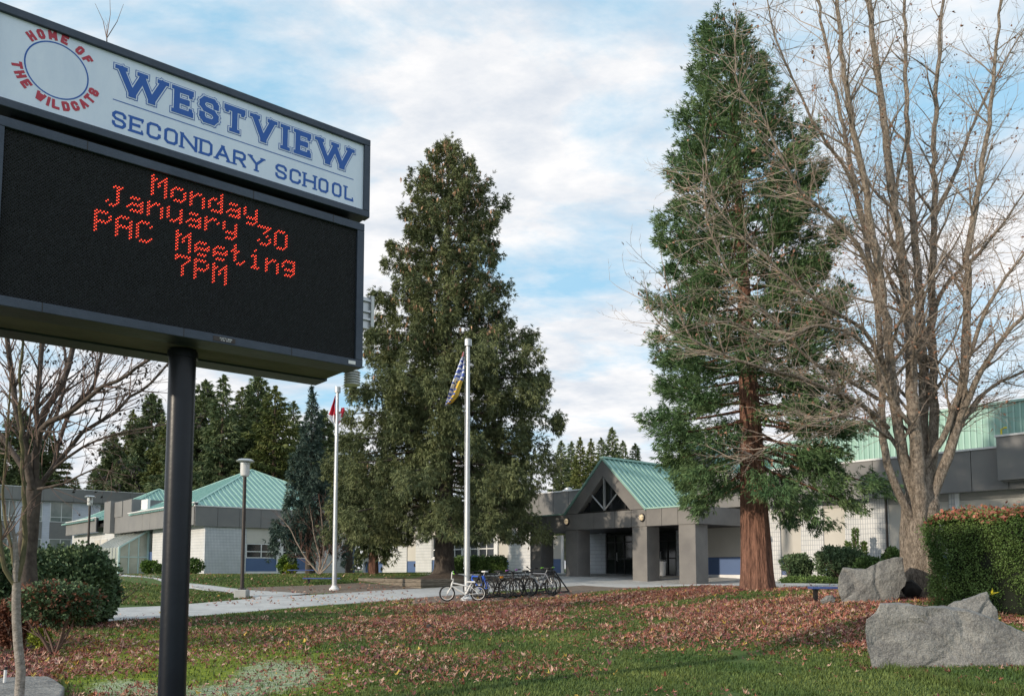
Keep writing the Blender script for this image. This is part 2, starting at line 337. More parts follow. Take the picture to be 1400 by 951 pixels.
def masks(X, Y):
    px, py = pxy(X, Y)
    d = (inpoly(px, py, DIRT1) | inpoly(px, py, DIRT2) | inpoly(px, py, DIRT3)).astype(float)
    d *= (Y > 5)
    lit = litter(X, Y)
    # bare soil under shrubs at the left and under the litter
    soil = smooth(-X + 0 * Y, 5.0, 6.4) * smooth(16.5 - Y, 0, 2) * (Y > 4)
    # moss and frosted grass
    moss = 1.2 * np.exp(-(((px - 310) / 190) ** 2 + ((py - 920) / 52) ** 2)) * (Y > 4) + .6 * np.exp(-(((px - 180) / 90) ** 2 + ((py - 905) / 50) ** 2)) * (Y > 4)
    frost = (np.exp(-(((px - 385) / 75) ** 2 + ((py - 922) / 24) ** 2)) + np.exp(-(((px - 165) / 55) ** 2 + ((py - 942) / 16) ** 2)) + .8 * np.exp(-(((px - 290) / 70) ** 2 + ((py - 948) / 14) ** 2))) * (Y > 4)
    return d, soil, moss, frost
def litter(X, Y):
    px, py = pxy(X, Y); n = fbm(X, Y, 2.4, 11); n2 = fbm(X, Y, 7, 31)
    base = .27 + .0 * X
    hot = np.exp(-(((px - 1080) / 330) ** 2)) * np.exp(-(((py - 836) / 30) ** 2)) * 6.5
    hot2 = (px > 1150) * np.exp(-(((py - 845) / 42) ** 2)) * 3.2
    band = np.exp(-(((py - 872 - (px - 700) * -.05) / 42) ** 2)) * .65 * (px > 420) * (px < 1100)
    l = np.exp(-(((px - 60) / 210) ** 2)) * (py > 838) * 1.5 + np.exp(-(((px - 500) / 330) ** 2) - ((py - 900) / 55) ** 2) * .55
    clear = np.exp(-(((px - 1040) / 260) ** 2 + ((py - 928) / 46) ** 2)) * .95 + np.exp(-(((px - 320) / 170) ** 2 + ((py - 920) / 45) ** 2)) * .75
    clear2 = smooth(1 - (py - 812) / 16, 0, 1) * (px < 760) * .25
    v = (base + hot + hot2 + band + l) * (.15 + 1.9 * smooth(n, .38, .64)) * (.6 + .8 * n2)
    return np.clip(v * (1 - np.clip(clear + clear2, 0, .9)), 0, 5) * (Y > 4) * (py > 800)
xs = np.concatenate([np.array([-2500, -1200, -600, -300, -150, -100, -80]), np.arange(-70, -26, 2.), np.arange(-26, 20, .22), np.arange(20, 70, 2.), np.array([80, 110, 160, 300, 600, 1200, 2500])])
ys = np.concatenate([np.array([-300, -100, -40, -20, -8]), np.arange(-2, 5, .6), np.arange(5, 40, .22), np.arange(40, 80, .8), np.array([82, 90, 110, 140, 200, 350, 700, 1400, 3000])])
GX, GY = np.meshgrid(xs, ys, indexing='xy'); GZ = hz(GX, GY)
V = np.stack([GX, GY, GZ], -1).reshape(-1, 3); nx, ny = len(xs), len(ys)
I = (np.arange(ny - 1)[:, None] * nx + np.arange(nx - 1)[None, :]).ravel()
F = np.stack([I, I + 1, I + nx + 1, I + nx], 1)
gm = bpy.data.materials.new('lawn_ground'); gm.use_nodes = True; t = gm.node_tree; N = t.nodes; L = t.links; b = N['Principled BSDF']; b.inputs['Roughness'].default_value = .95; b.inputs['Specular IOR Level'].default_value = .2
def nz(scale, det=8, rough=.6):
    n = N.new('ShaderNodeTexNoise'); n.inputs['Scale'].default_value = scale; n.inputs['Detail'].default_value = det; n.inputs['Roughness'].default_value = rough
    L.new(tcg.outputs['Object'], n.inputs['Vector']); return n
def ramp(src, a, ca, bb, cb_):
    r = N.new('ShaderNodeValToRGB'); r.color_ramp.elements[0].position = a; r.color_ramp.elements[1].position = bb
    r.color_ramp.elements[0].color = (*ca, 1); r.color_ramp.elements[1].color = (*cb_, 1); L.new(src, r.inputs[0]); return r.outputs[0]
def mixc(f, a, bq):
    m = N.new('ShaderNodeMix'); m.data_type = 'RGBA'; L.new(f, m.inputs[0]); L.new(a, m.inputs[6]); L.new(bq, m.inputs[7]); return m.outputs[2]
def math2(op, a, bq):
    m = N.new('ShaderNodeMath'); m.operation = op; m.use_clamp = True
    for i, q in enumerate((a, bq)):
        if isinstance(q, float): m.inputs[i].default_value = q
        else: L.new(q, m.inputs[i])
    return m.outputs[0]
def attr(n):
    a = N.new('ShaderNodeAttribute'); a.attribute_name = n; return a.outputs['Fac']
tcg = N.new('ShaderNodeTexCoord')
green = mixc(nz(.45, 5).outputs[0], ramp(nz(9, 6).outputs[0], .3, (.05, .10, .026), .7, (.095, .15, .04)), ramp(nz(22, 6).outputs[0], .3, (.06, .115, .026), .7, (.16, .19, .075)))
dirt = ramp(nz(5, 10, .7).outputs[0], .3, (.16, .125, .10), .7, (.27, .225, .185))
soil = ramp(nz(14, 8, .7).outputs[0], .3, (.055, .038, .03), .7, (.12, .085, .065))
moss = ramp(nz(11, 8).outputs[0], .35, (.13, .19, .02), .65, (.30, .36, .04))
frost = ramp(nz(30, 8, .7).outputs[0], .42, (.20, .28, .10), .62, (.60, .64, .50))
edge = nz(3.2, 8, .7).outputs[0]; edge2 = nz(7, 8, .75).outputs[0]
def thr(a, nsrc, lo=.42, hi=.60, k=.5):
    s = math2('ADD', a, math2('MULTIPLY', math2('SUBTRACT', nsrc, .25), k)); mr = N.new('ShaderNodeMapRange'); mr.inputs[1].default_value = lo; mr.inputs[2].default_value = hi; mr.clamp = True; L.new(s, mr.inputs[0]); return mr.outputs[0]
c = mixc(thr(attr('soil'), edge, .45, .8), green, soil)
c = mixc(thr(attr('moss'), edge, .45, .75, .8), c, moss)
c = mixc(thr(attr('frost'), edge2, .72, 1.0, 1.3), c, frost)
c = mixc(thr(attr('dirt'), edge, .45, .75, .6), c, dirt)
L.new(c, b.inputs['Base Color'])
bp = N.new('ShaderNodeBump'); bp.inputs['Strength'].default_value = .8; bp.inputs['Distance'].default_value = .04; L.new(nz(26, 8, .7).outputs[0], bp.inputs['Height']); L.new(bp.outputs[0], b.inputs['Normal'])
ground = npobj('ground', V, F, gm, sm=True); tag(ground, kind='structure')
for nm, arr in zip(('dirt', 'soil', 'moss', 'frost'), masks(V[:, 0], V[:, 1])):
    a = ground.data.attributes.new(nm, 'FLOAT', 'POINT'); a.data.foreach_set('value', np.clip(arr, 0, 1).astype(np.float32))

def ribbon(name, A, B, mt, off=.02, n=90, m=8, thick=.0, jit=.05):
    def res(P, n):
        P = np.array([list(gp(*q))[:2] if not isinstance(q, Vector) else list(q)[:2] for q in P]); s = np.r_[0, np.cumsum(np.hypot(*np.diff(P, axis=0).T))]
        tt = np.linspace(0, s[-1], n); return np.stack([np.interp(tt, s, P[:, 0]), np.interp(tt, s, P[:, 1])], 1)
    a = res(A, n); bb = res(B, n); a += (vnoise(a[:, 0], a[:, 1], .6, 3)[:, None] - .5) * jit * 2; bb += (vnoise(bb[:, 0], bb[:, 1], .6, 5)[:, None] - .5) * jit * 2
    k = np.linspace(0, 1, m); P = a[:, None, :] * (1 - k)[None, :, None] + bb[:, None, :] * k[None, :, None]
    Z = hz(P[..., 0], P[..., 1]) + off
    V = np.concatenate([P, Z[..., None]], -1); V[:, 0, 2] -= off * 1.5; V[:, -1, 2] -= off * 1.5
    I = (np.arange(n - 1)[:, None] * m + np.arange(m - 1)[None, :]).ravel()
    return tag(npobj(name, V.reshape(-1, 3), np.stack([I, I + 1, I + m + 1, I + m], 1), mt, sm=True), kind='structure')
MAINP_LO = [(-180, 880), (0, 862), (121, 851), (257, 842.5), (360, 834), (457, 826), (600, 814.5), (690, 807), (775, 801.5), (857, 795.5), (940, 799), (1000, 801), (1060, 803.5), (1140, 803.5), (1300, 806), (1480, 812)]
MAINP_HI = [(-180, 850), (0, 842), (121, 833.5), (221, 828.5), (350, 817.5), (457, 811), (575, 804.5), (640, 799), (700, 790), (770, 786), (860, 786), (960, 787), (1060, 793), (1140, 796), (1300, 798), (1480, 802)]
path = ribbon('path', MAINP_HI, MAINP_LO, M['asphalt'], .025, 260, 26)
ribbon('branch_path', [(60, 781), (153, 784.5), (221, 792), (290, 799.5), (350, 807), (430, 811.5)], [(60, 788.5), (153, 792), (221, 799.8), (257, 804.5), (321, 811), (356, 818.5)], M['asphalt'], .034, 70, 8)
# ------------------------------------------------------------------ building frame
BT = math.radians(49.2)
BU = (math.sin(BT), math.cos(BT)); BA = (math.cos(BT), -math.sin(BT))
P0 = at(968, 700, 38)
def pl(bv, x, y=777):
    r = ray(x, y); qx, qy = P0.x + BU[0] * bv, P0.y + BU[1] * bv
    k = (qx * BU[0] + qy * BU[1]) / (r[0] * BU[0] + r[1] * BU[1]); X, Y = r[0] * k, r[1] * k
    return (X - P0.x) * BA[0] + (Y - P0.y) * BA[1], r[2] * k + ZE
def plc(av, x, y=777):
    r = ray(x, y); qx, qy = P0.x + BA[0] * av, P0.y + BA[1] * av
    k = (qx * BA[0] + qy * BA[1]) / (r[0] * BA[0] + r[1] * BA[1]); X, Y = r[0] * k, r[1] * k
    return (X - P0.x) * BU[0] + (Y - P0.y) * BU[1], r[2] * k + ZE
def bl(a, bv, z): return Vector((P0.x + BA[0] * a + BU[0] * bv, P0.y + BA[1] * a + BU[1] * bv, z))
def bempty(name, label, cat, group=None): return empty(name, (P0.x, P0.y, 0), -BT, label, cat, group)
def B(name, mt, par, x0, x1, y0, y1, z0, z1, **k): return MB().box(x0, x1, y0, y1, z0, z1).build(name, mt, par, **k)
# place plaza slab before the doors (concrete) under the canopy
def vb(a, b): p = bl(a, b, 0); return Vector((p.x, p.y, 0))
ribbon('plaza', [vb(a, 1.1) for a in np.arange(-14, 14.1, 1)], [vb(a, -7.2) for a in np.arange(-14, 14.1, 1)], M['asphalt'], .033, 60, 24, jit=.0)

# ---- main building
sb = bempty('school_building', 'long low white block school building with grey fascia and blue lower panels behind the trees', 'school')
FB, FT = 4.38, 5.85
WB = 1.0
# roof slab and body
B('roof', M['dark_metal'], sb, -32.0, 19, .35, 14, 5.55, 5.75)
def fascia_run(par, a0, a1, bf, zb=FB, zt=FT, step=1.22, axis='x', mt=None, th=.12, cap=True, outward=-1):
    n = max(1, round(abs(a1 - a0) / step)); st = (a1 - a0) / n
    for i in range(n):
        lo, hi = a0 + i * st + .012, a0 + (i + 1) * st - .012
        j = random.uniform(0, .006)
        if axis == 'x': B('fascia_panel', mt or M['panel_gray'], par, lo, hi, bf + j, bf + th, zb, zt)
        else: B('fascia_panel', mt or M['panel_gray'], par, bf - th, bf - j, lo, hi, zb, zt)
    if axis == 'x':
        B('fascia_backing', M['dark_metal'], par, a0, a1, bf + th * .6, bf + th + .1, zb + .02, zt - .02)
        if cap: B('roof_flashing', M['white_trim'], par, a0 - .03, a1 + .03, bf - .04, bf + .25, zt + .003, zt + .07)
    else:
        B('fascia_backing', M['dark_metal'], par, bf - th - .1, bf - th * .6, a0, a1, zb + .02, zt - .02)
        if cap: B('roof_flashing', M['white_trim'], par, bf - .25, bf + .04, a0 - .03, a1 + .03, zt + .003, zt + .07)
fascia_run(sb, -.6, 18.6, 0)
fascia_run(sb, -32.0, -5.6, 0)
B('soffit', M['beige_dark'], sb, -32.0, 19, .2, .62, FB + .01, FB + .06)
def window_unit(par, kind, a0, a1, c0, z0, z1, nx, nz_, axis='x', frame=None, glass=None, depth=.07):
    f = MB(); fw = .06
    def bx(mb, p0, p1, d0, d1, q0, q1):
        if axis == 'x': mb.box(p0, p1, c0 + d0, c0 + d1, q0, q1)
        else: mb.box(c0 - d1, c0 - d0, p0, p1, q0, q1)
    bx(f, a0, a1, 0, depth, z0, z0 + fw); bx(f, a0, a1, 0, depth, z1 - fw, z1)
    bx(f, a0, a0 + fw, 0.002, depth, z0 + fw, z1 - fw); bx(f, a1 - fw, a1, 0.002, depth, z0 + fw, z1 - fw)
    for i in range(1, nx): q = a0 + (a1 - a0) * i / nx; bx(f, q - fw / 2, q + fw / 2, .004, depth, z0 + fw, z1 - fw)
    zz = [z0] + [z0 + (z1 - z0) * q for q in (nz_ if isinstance(nz_, list) else [i / nz_ for i in range(1, nz_)])] + [z1]
    for q in zz[1:-1]: bx(f, a0 + fw, a1 - fw, .008, depth, q - fw / 2, q + fw / 2)
    w = f.build('window', frame or M['white_trim'], par)
    for i in range(nx):
        for j in range(len(zz) - 1):
            g = MB(); bx(g, a0 + (a1 - a0) * i / nx + .02, a0 + (a1 - a0) * (i + 1) / nx - .02, .05, .06, zz[j] + .02, zz[j + 1] - .02)
            g.build('pane', glass or M['glass'], w)
    return w
def brick(par, a0, a1, c0=.5, z0=WB, z1=FB, m='brick_x', th=.3): return B('block_wall', M[m], par, a0, a1, c0, c0 + th, z0, z1)
def panel(par, a0, a1, c0=.56, zb=1.33, zs=2.14, zt=FB, inset=.05, m='beige'):
    B('wall_panel', M[m], par, a0, a1, c0, c0 + .2, zs, zt - .27)
    B('panel_header', M['beige_dark'], par, a0, a1, c0 - .03, c0 + .2, zt - .268, zt)
    B('blue_panel', M['blue'], par, a0, a1, c0 + .012, c0 + .2, zb, zs - .003)
    B('panel_sill', M['white_trim'], par, a0 + .002, a1 - .002, c0 - .02, c0 + .2, WB, zb - .003)
for a0, a1, k in [(-.85, -.67, 'w'), (-.67, -.54, 'p'), (-.54, 2.83, 'P'), (2.83, 3.40, 'b'), (3.40, 4.37, 'P'), (4.37, 5.39, 'b'), (5.39, 6.34, 'P'), (6.34, 8.13, 'b'), (8.13, 10.4, 'P'), (10.4, 10.63, 'b'), (10.63, 10.78, 'p'), (10.78, 15.5, 'P'), (15.5, 19, 'b'),
                   (-12.89, -12.5, 'b'), (-14.86, -12.89, 'b'), (-15.83, -14.86, 'P'), (-16.18, -15.83, 'p'), (-24.79, -22.86, 'b'), (-25.9, -24.79, 'P'), (-29.08, -25.9, 'b'), (-31.6, -29.08, 'P'), (-31.8, -31.6, 'p')]:
    if k == 'b': brick(sb, a0, a1)
    elif k == 'P': panel(sb, a0, a1)
    elif k == 'p': B('white_post', M['white_trim'], sb, a0, a1, .44, .7, WB, FB)
    elif k == 'w': B('dark_wall', M['doorframe'], sb, a0, a1, .5, .8, WB, FB)
B('pipe', M['brown_metal'], sb, 8.05, 8.11, .42, .48, WB, FB)
# windows left of the entrance
wa0, wa1 = -22.86, -16.18
for i in range(4):
    q0 = wa0 + (wa1 - wa0) * i / 4 + .03; q1 = wa0 + (wa1 - wa0) * (i + 1) / 4 - .03
    window_unit(sb, 'w', q0, q1, .55, 2.33, 3.75, 2, [.37])
B('wall_panel', M['beige'], sb, wa0, wa1, .56, .8, 3.76, FB)
B('blue_panel', M['blue'], sb, wa0, wa1, .575, .8, 1.33, 2.20)
B('window_sill', M['white_trim'], sb, wa0, wa1, .50, .8, 2.205, 2.325)
B('base_course', M['white_trim'], sb, wa0, wa1, .55, .8, WB, 1.325)
B('utility_box', M['brown_metal'], sb, -25.0, -24.9, .5, .56, 1.75, 1.95)
# raised block on the right
fascia_run(sb, 12.4, 18.4, -.45, 4.66, 6.17, 1.4)
for q in (0,): B('end_panel', M['panel_gray'], sb, 12.37, 12.49, -.30, 2.2, 4.67, 6.165); B('raised_soffit', M['canopy'], sb, 12.5, 18.4, -.3, 3, 4.62, 4.67)
# roof vent
v = bl(*((pl(2.5, 777, 672)[0]), 2.5, 5.75))
# rooftop bits
e = empty('roof_vent', v, 0, 'white rounded metal exhaust vent on the roof left of the entrance gable', 'vent')
MB().lathe([(.42, 0), (.42, .12), (.36, .14), (.36, .3)]).build('base', M['alu'], e, sm=True)
MB().lathe([(.30, .3), (.42, .34), (.42, .46), (.30, .52), (.22, .54), (.22, .62), (.1, .66)]).build('cowl', M['alu'], e, sm=True)
qa, qz = pl(1.6, 1345, 609)
e = empty('rooftop_unit', bl(qa, 1.6, 5.76), -BT, 'low dark rooftop unit behind the fascia in front of the teal wall', 'rooftop unit')
MB().box(-.95, .95, -.3, .5, 0, .22).build('housing', M['dark_metal'], e); MB().box(-1.0, 1.0, -.35, .55, .223, .26).build('lid', M['white_trim'], e)
qa, qz = pl(3.0, 1369, 592)
e = empty('gas_pipe', bl(qa, 3.0, 5.7), -BT, 'thin yellow pipe standing upright against the teal gym wall', 'pipe')
MB().path([(0, 0, 0), (0, 0, 1.25), (.12, 0, 1.3), (.2, 0, 1.3)], .035).build('riser', M['yellow'], e)

# ---- gymnasium
gy = bempty('gymnasium', 'tall teal ribbed metal gym block rising behind the low grey fascia', 'gym')
B('wall', M['teal_wall'], gy, 3.2, 24, 8, 22, 4, 8.86)
B('lower_wall', M['teal_wall'], gy, -7.2, 3.19, 8.3, 20, 4, 8.36)
B('eave_flashing', M['teal_wall2'], gy, 3.15, 24, 7.9, 8.2, 8.862, 8.96)
B('eave_flashing', M['teal_wall2'], gy, -7.25, 3.14, 8.2, 8.5, 8.362, 8.44)
rb = MB(); a = -7.1
while a < 23.9:
    c0 = 8.0 if a > 3.2 else 8.3
    rb.box(a, a + .07, c0 - .045, c0 - .002, 5, 8.83 if a > 3.2 else 8.33); a += .26
rb.build('wall_rib', M['teal_wall2'], gy, kind='stuff')
# gable dormer seen through the sequoia
dm = bempty('gable_dormer', 'grey framed glazed gable half hidden by the sequoia above the main roof', 'dormer')
ga, gzz = pl(4.5, 948, 610)
hw, hh = 3.1, gzz - 5.8
tri = lambda k: [(ga - hw * k, 5.8), (ga + hw * k, 5.8), (ga, 5.8 + hh * k)]
fr = MB()
for s in (-1, 1):
    fr.prism([(ga + s * hw, 5.8), (ga + s * (hw - .9), 5.8), (ga, 5.8 + hh - .75), (ga, 5.8 + hh)], 1, 4.5, 4.8)
fr.build('gable_frame', M['canopy'], dm)
MB().prism(tri(.8), 1, 4.75, 4.85).build('glazing', M['glass'], dm)
rf = MB()
for s in (-1, 1):
    rf.prism([(ga + s * (hw + .25), 5.75), (ga + s * (hw + .25), 5.87), (ga, 5.95 + hh + .05), (ga, 5.82 + hh)], 1, 4.3, 8.2)
rf.build('roof', M['teal'], dm)

# ---- entrance canopy
en = bempty('entrance_canopy', 'dark taupe entrance portico with a teal gable roof on square pillars', 'portico')
EB = -3.97
AL, AR, AP, ZA, ZEV = -5.32, -.48, -2.90, 6.59, 4.21
for a0, a1 in ((-7.94, -7.13), (-5.42, -4.59), (-1.19, -.36), (1.36, 2.21)):
    p = MB().box(a0, a1, EB, EB + .85, .9, 3.44).build('pillar', M['canopy'], en, bevel=.008)
    B('pillar_base', M['dark_metal'], en, a0 + .04, a1 - .04, EB + .04, EB + .81, .85, gz(*bl(a0, EB, 0)[:2]) + .09)
# beam panels
for a0, a1 in ((-8.6, -6.7), (-6.68, -5.44), (-5.42, -3.5), (-3.48, -2.2), (-2.18, -1.21), (-1.19, -.38), (-.36, .48), (.5, 1.34), (1.36, 2.33)):
    B('beam_panel', M['canopy'], en, a0, a1, EB - .03, EB + .4, 3.45, 4.19)
B('beam_core', M['dark_metal'], en, -8.58, 2.31, EB + .0, EB + .38, 3.46, 4.18)
B('end_panel', M['canopy'], en, 2.335, 2.42, EB - .032, EB + 4.0, 3.45, 4.19)
B('side_beam', M['canopy'], en, 2.0, 2.33, EB + .41, -.05, 3.47, 4.18)
B('side_beam', M['canopy'], en, -8.6, -8.3, EB + .41, -.05, 3.47, 4.18)
B('ceiling', M['dark_metal'], en, -8.5, 2.2, EB + .39, 1.3, 3.50, 3.60)
B('coping', M['teal2'], en, -8.65, AL - .1, EB - .08, EB + .5, 4.193, 4.25)
B('coping', M['teal2'], en, AR + .05, 2.48, EB - .08, EB + .5, 4.193, 4.25)
B('flat_roof', M['dark_metal'], en, -8.5, 2.4, EB + .51, .1, 4.0, 4.15)
def slope(s, k): # barge board
    x0 = AL if s < 0 else AR
    return [(x0, ZEV), (x0 + (-s) * .78, ZEV), (AP, ZA - .75), (AP, ZA - .0)]
for s in (-1, 1): MB().prism(slope(s, 0), 1, EB - .04, EB + .35).build('gable_board', M['canopy'], en)
MB().prism([(AL + .7, ZEV + .0), (AR - .7, ZEV + .0), (AP, ZA - .72)], 1, EB + .28, EB + .33).build('gable_glazing', M['glass'], en)
B('gable_sill', M['dark_metal'], en, AL + .75, AR - .75, EB - .02, EB + .27, ZEV - .015, ZEV + .05)
B('king_post', M['alu'], en, AP - .04, AP + .04, EB + .02, EB + .12, ZEV + .05, ZA - .8)
for s in (-1, 1):
    MB().tube((AP + s * .02, EB + .07, ZEV + .1), (AP + s * .98, EB + .07, ZEV + .98), .04, n=6).build('truss_strut', M['alu'], en)
    B('mullion', M['doorframe'], en, AP + s * 1.15 - .02, AP + s * 1.15 + .02, EB + .2, EB + .27, ZEV + .05, ZEV + .62)
RB1 = 5.0
for s in (-1, 1):
    x0 = (AL - .12) if s < 0 else (AR + .12); zl = ZEV - .08
    MB().prism([(x0, zl), (x0, zl + .07), (AP, ZA + .1), (AP, ZA + .02)], 1, EB - .1, RB1).build('roof_slope', M['teal'], en)
    r_ = MB(); bb_ = EB - .08
    L_ = Vector((x0, 0, zl + .07)); H_ = Vector((AP, 0, ZA + .1)); nrm = Vector(((H_ - L_).z * (1 if s > 0 else -1), 0, abs((H_ - L_).x))).normalized()
    while bb_ < RB1:
        a_ = L_ + nrm * .001; c_ = H_ + nrm * .001
        r_.add([(a_.x, bb_, a_.z), (a_.x, bb_ + .055, a_.z), (c_.x, bb_ + .055, c_.z), (c_.x, bb_, c_.z)] + [(a_.x + nrm.x * .05, bb_, a_.z + nrm.z * .05), (a_.x + nrm.x * .05, bb_ + .055, a_.z + nrm.z * .05), (c_.x + nrm.x * .05, bb_ + .055, c_.z + nrm.z * .05), (c_.x + nrm.x * .05, bb_, c_.z + nrm.z * .05)],
            [(0, 1, 2, 3), (4, 5, 6, 7), (0, 1, 5, 4), (1, 2, 6, 5), (2, 3, 7, 6), (3, 0, 4, 7)]); bb_ += .33
    r_.build('roof_seam', M['teal2'], en, kind='stuff')
B('ridge_cap', M['teal2'], en, AP - .12, AP + .12, EB - .12, RB1, ZA + .09, ZA + .17)
# wall at the back of the porch with the doors
DW = .9
def pa(x): return pl(DW, x)[0]
B('porch_wall', M['brick_h'], en, -9.6, pa(828), DW, DW + .3, 1.0, 3.49)
B('white_frame', M['white_trim'], en, pa(746), pa(749.5), DW - .08, DW - .002, 1.1, 3.49)
B('porch_panel', M['beige'], en, pa(752), pa(768), DW - .06, DW - .003, 2.16, 3.49)
B('blue_panel', M['blue'], en, pa(752), pa(768), DW - .055, DW - .003, 1.35, 2.157)
B('white_frame', M['white_trim'], en, pa(768.3), pa(772), DW - .08, DW - .002, 1.1, 3.49)
B('shaded_wall', M['brick_h'], en, pa(925), 2.0, DW, DW + .3, 1.0, 3.49)
for x0, x1, nx in ((829, 866, 3), (889, 925, 3)):
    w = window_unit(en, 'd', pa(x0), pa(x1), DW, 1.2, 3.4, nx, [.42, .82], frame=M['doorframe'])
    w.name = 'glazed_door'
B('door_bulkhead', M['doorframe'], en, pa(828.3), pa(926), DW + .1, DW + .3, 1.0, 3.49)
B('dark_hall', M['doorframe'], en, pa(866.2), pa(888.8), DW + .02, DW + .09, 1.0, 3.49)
for x in (845, 905):
    MB().path([(pa(x), DW - .01, 2.0), (pa(x), DW - .08, 2.02), (pa(x), DW - .08, 2.45), (pa(x), DW - .01, 2.47)], .018).build('door_handle', M['alu'], en)
# bulkhead lamps, camera, bin
for (x, y, lb) in ((878, 707, 'oval bulkhead lamp on the beam right of the gable'), (775.4, 712.4, 'oval bulkhead lamp on the beam left of the gable')):
    a_, z_ = pl(EB - .05, x, y)
    e = empty('wall_lamp', bl(a_, EB - .035, z_), -BT, lb, 'wall lamp', 'bulkhead lamps on the entrance beam')
    m_ = MB().lathe([(.155, 0), (.155, .05), (.13, .07)], n=24); m_.v = [(v[0], -v[2], v[1] * 1.18) for v in m_.v]; m_.build('housing', M['dark_metal'], e, sm=True)
    m_ = MB().lathe([(.12, .06), (.115, .11), (.08, .15), (.02, .165)], n=24); m_.v = [(v[0], -v[2], v[1] * 1.18) for v in m_.v]; m_.build('glass', M['warm_lamp'], e, sm=True)
    m_ = MB(); m_.box(-.008, .008, -.175, -.06, -.14, .14); m_.box(-.12, .12, -.172, -.06, -.008, .008); m_.build('guard', M['alu'], e)
a_, z_ = pl(DW - .15, 822.6, 726.5)
e = empty('security_camera', bl(a_, DW - .003, z_), -BT, 'small white security camera on the block wall inside the porch', 'camera')
MB().box(-.05, .05, -.12, 0, -.04, .04).build('bracket', M['white_paint'], e)
MB().lathe([(.07, -.02), (.11, -.06), (.10, -.12), (.05, -.17)], c=(0, -.16)).build('dome', M['alu'], e, sm=True)
a_, z_ = pl(-1.6, 902, 784)
g_ = bl(a_, -1.6, 0); e = empty('litter_bin', (g_.x, g_.y, 1.27), 0, 'round white bin standing in front of the right hand entrance doors', 'bin')
MB().lathe([(.26, 0), (.28, .6), (.30, .62), (.30, .66)], n=24).build('body', M['white_paint'], e, sm=True)
MB().lathe([(.29, .661), (.24, .74), (.1, .78)], n=24).build('lid', M['alu'], e, sm=True)

# ---- classroom wing (hip roofs) on the left
cw = bempty('classroom_wing', 'pale block classroom wing with teal hipped roofs and grey fascia on the left', 'school wing')
CA, GB = -32.1, -11.46
cwz = .9
brick(cw, 0, 0) if False else None
def cbrick(b0, b1): return B('block_wall', M['brick_y_shade'], cw, CA - .3, CA, b0, b1, cwz, 4.42)
cbrick(-11.46, -8.6)
for b0, b1, win in ((-8.6, -6.35, 1), (-5.92, -3.83, 1)):
    B('panel_header', M['beige'], cw, CA - .25, CA - .06, b0, b1, 3.36, 4.42)
    window_unit(cw, 'w', b0 + .02, b1 - .02, CA - .05, 2.34, 3.35, 2, [.45], axis='y')
    B('blue_panel', M['blue'], cw, CA - .25, CA - .05, b0, b1, 1.42, 2.335)
    B('base_course', M['white_trim'], cw, CA - .25, CA - .02, b0, b1, cwz, 1.415)
B('white_post', M['white_trim'], cw, CA - .3, CA + .03, -6.348, -5.922, cwz, 4.42)
B('brown_post', M['brown_metal'], cw, CA - .3, CA - .06, -3.828, -3.3, cwz, 4.42)
cbrick(-3.298, -.62)
B('blue_door', M['blue'], cw, CA - .2, CA - .08, -.618, -.02, 1.3, 3.4); B('door_header', M['brick_y_shade'], cw, CA - .3, CA - .01, -.618, .5, 3.402, 4.42)
def gbrick(a0, a1, m='brick_x'): return B('block_wall', M[m], cw, a0, a1, GB, GB + .3, cwz, 4.9)
gbrick(-43.0, CA - .301); gbrick(-46, -44.0); gbrick(-68, -60.2)
B('blue_door', M['blue'], cw, -43.95, -43.05, GB + .05, GB + .2, 1.2, 2.9); B('door_glass', M['glass'], cw, -43.95, -43.05, GB + .04, GB + .2, 2.905, 4.4)
gbrick(-60.2, -46.01)
for a0 in (-59.5, -57.2): B('shutter_panel', M['beige'], cw, a0, a0 + 1.8, GB - .05, GB - .002, 1.4, 4.2)
fascia_run(cw, GB - .75, 0, CA + .12, 4.43, 5.75, 1.6, axis='y')
fascia_run(cw, -46.9, CA + .0, GB - .75, 4.52, 5.98, 1.9)
fascia_run(cw, -67.4, -56.4, GB - .75, 4.86, 6.12, 2.2)
B('upper_wall', M['panel_gray'], cw, -51.5, -46.92, GB - .5, GB + 4, 4.55, 7.2)
B('upper_fascia', M['panel_gray'], cw, -51.5, -49.3, GB - .56, GB - .502, 5.9, 7.18)
bq = plc(-51.5, 148)[0]
B('stair_block', M['charcoal'] if False else M['panel_gray'], cw, -53.4, -51.502, bq, GB + 3, 4.62, 7.3)
B('white_panel', M['white_trim'], cw, -45.8, -44.2, GB - .1, GB + .1, 6.02, 7.05)
B('flat_roof', M['dark_metal'], cw, -67, CA - .2, GB - .4, 6, 5.3, 5.6)
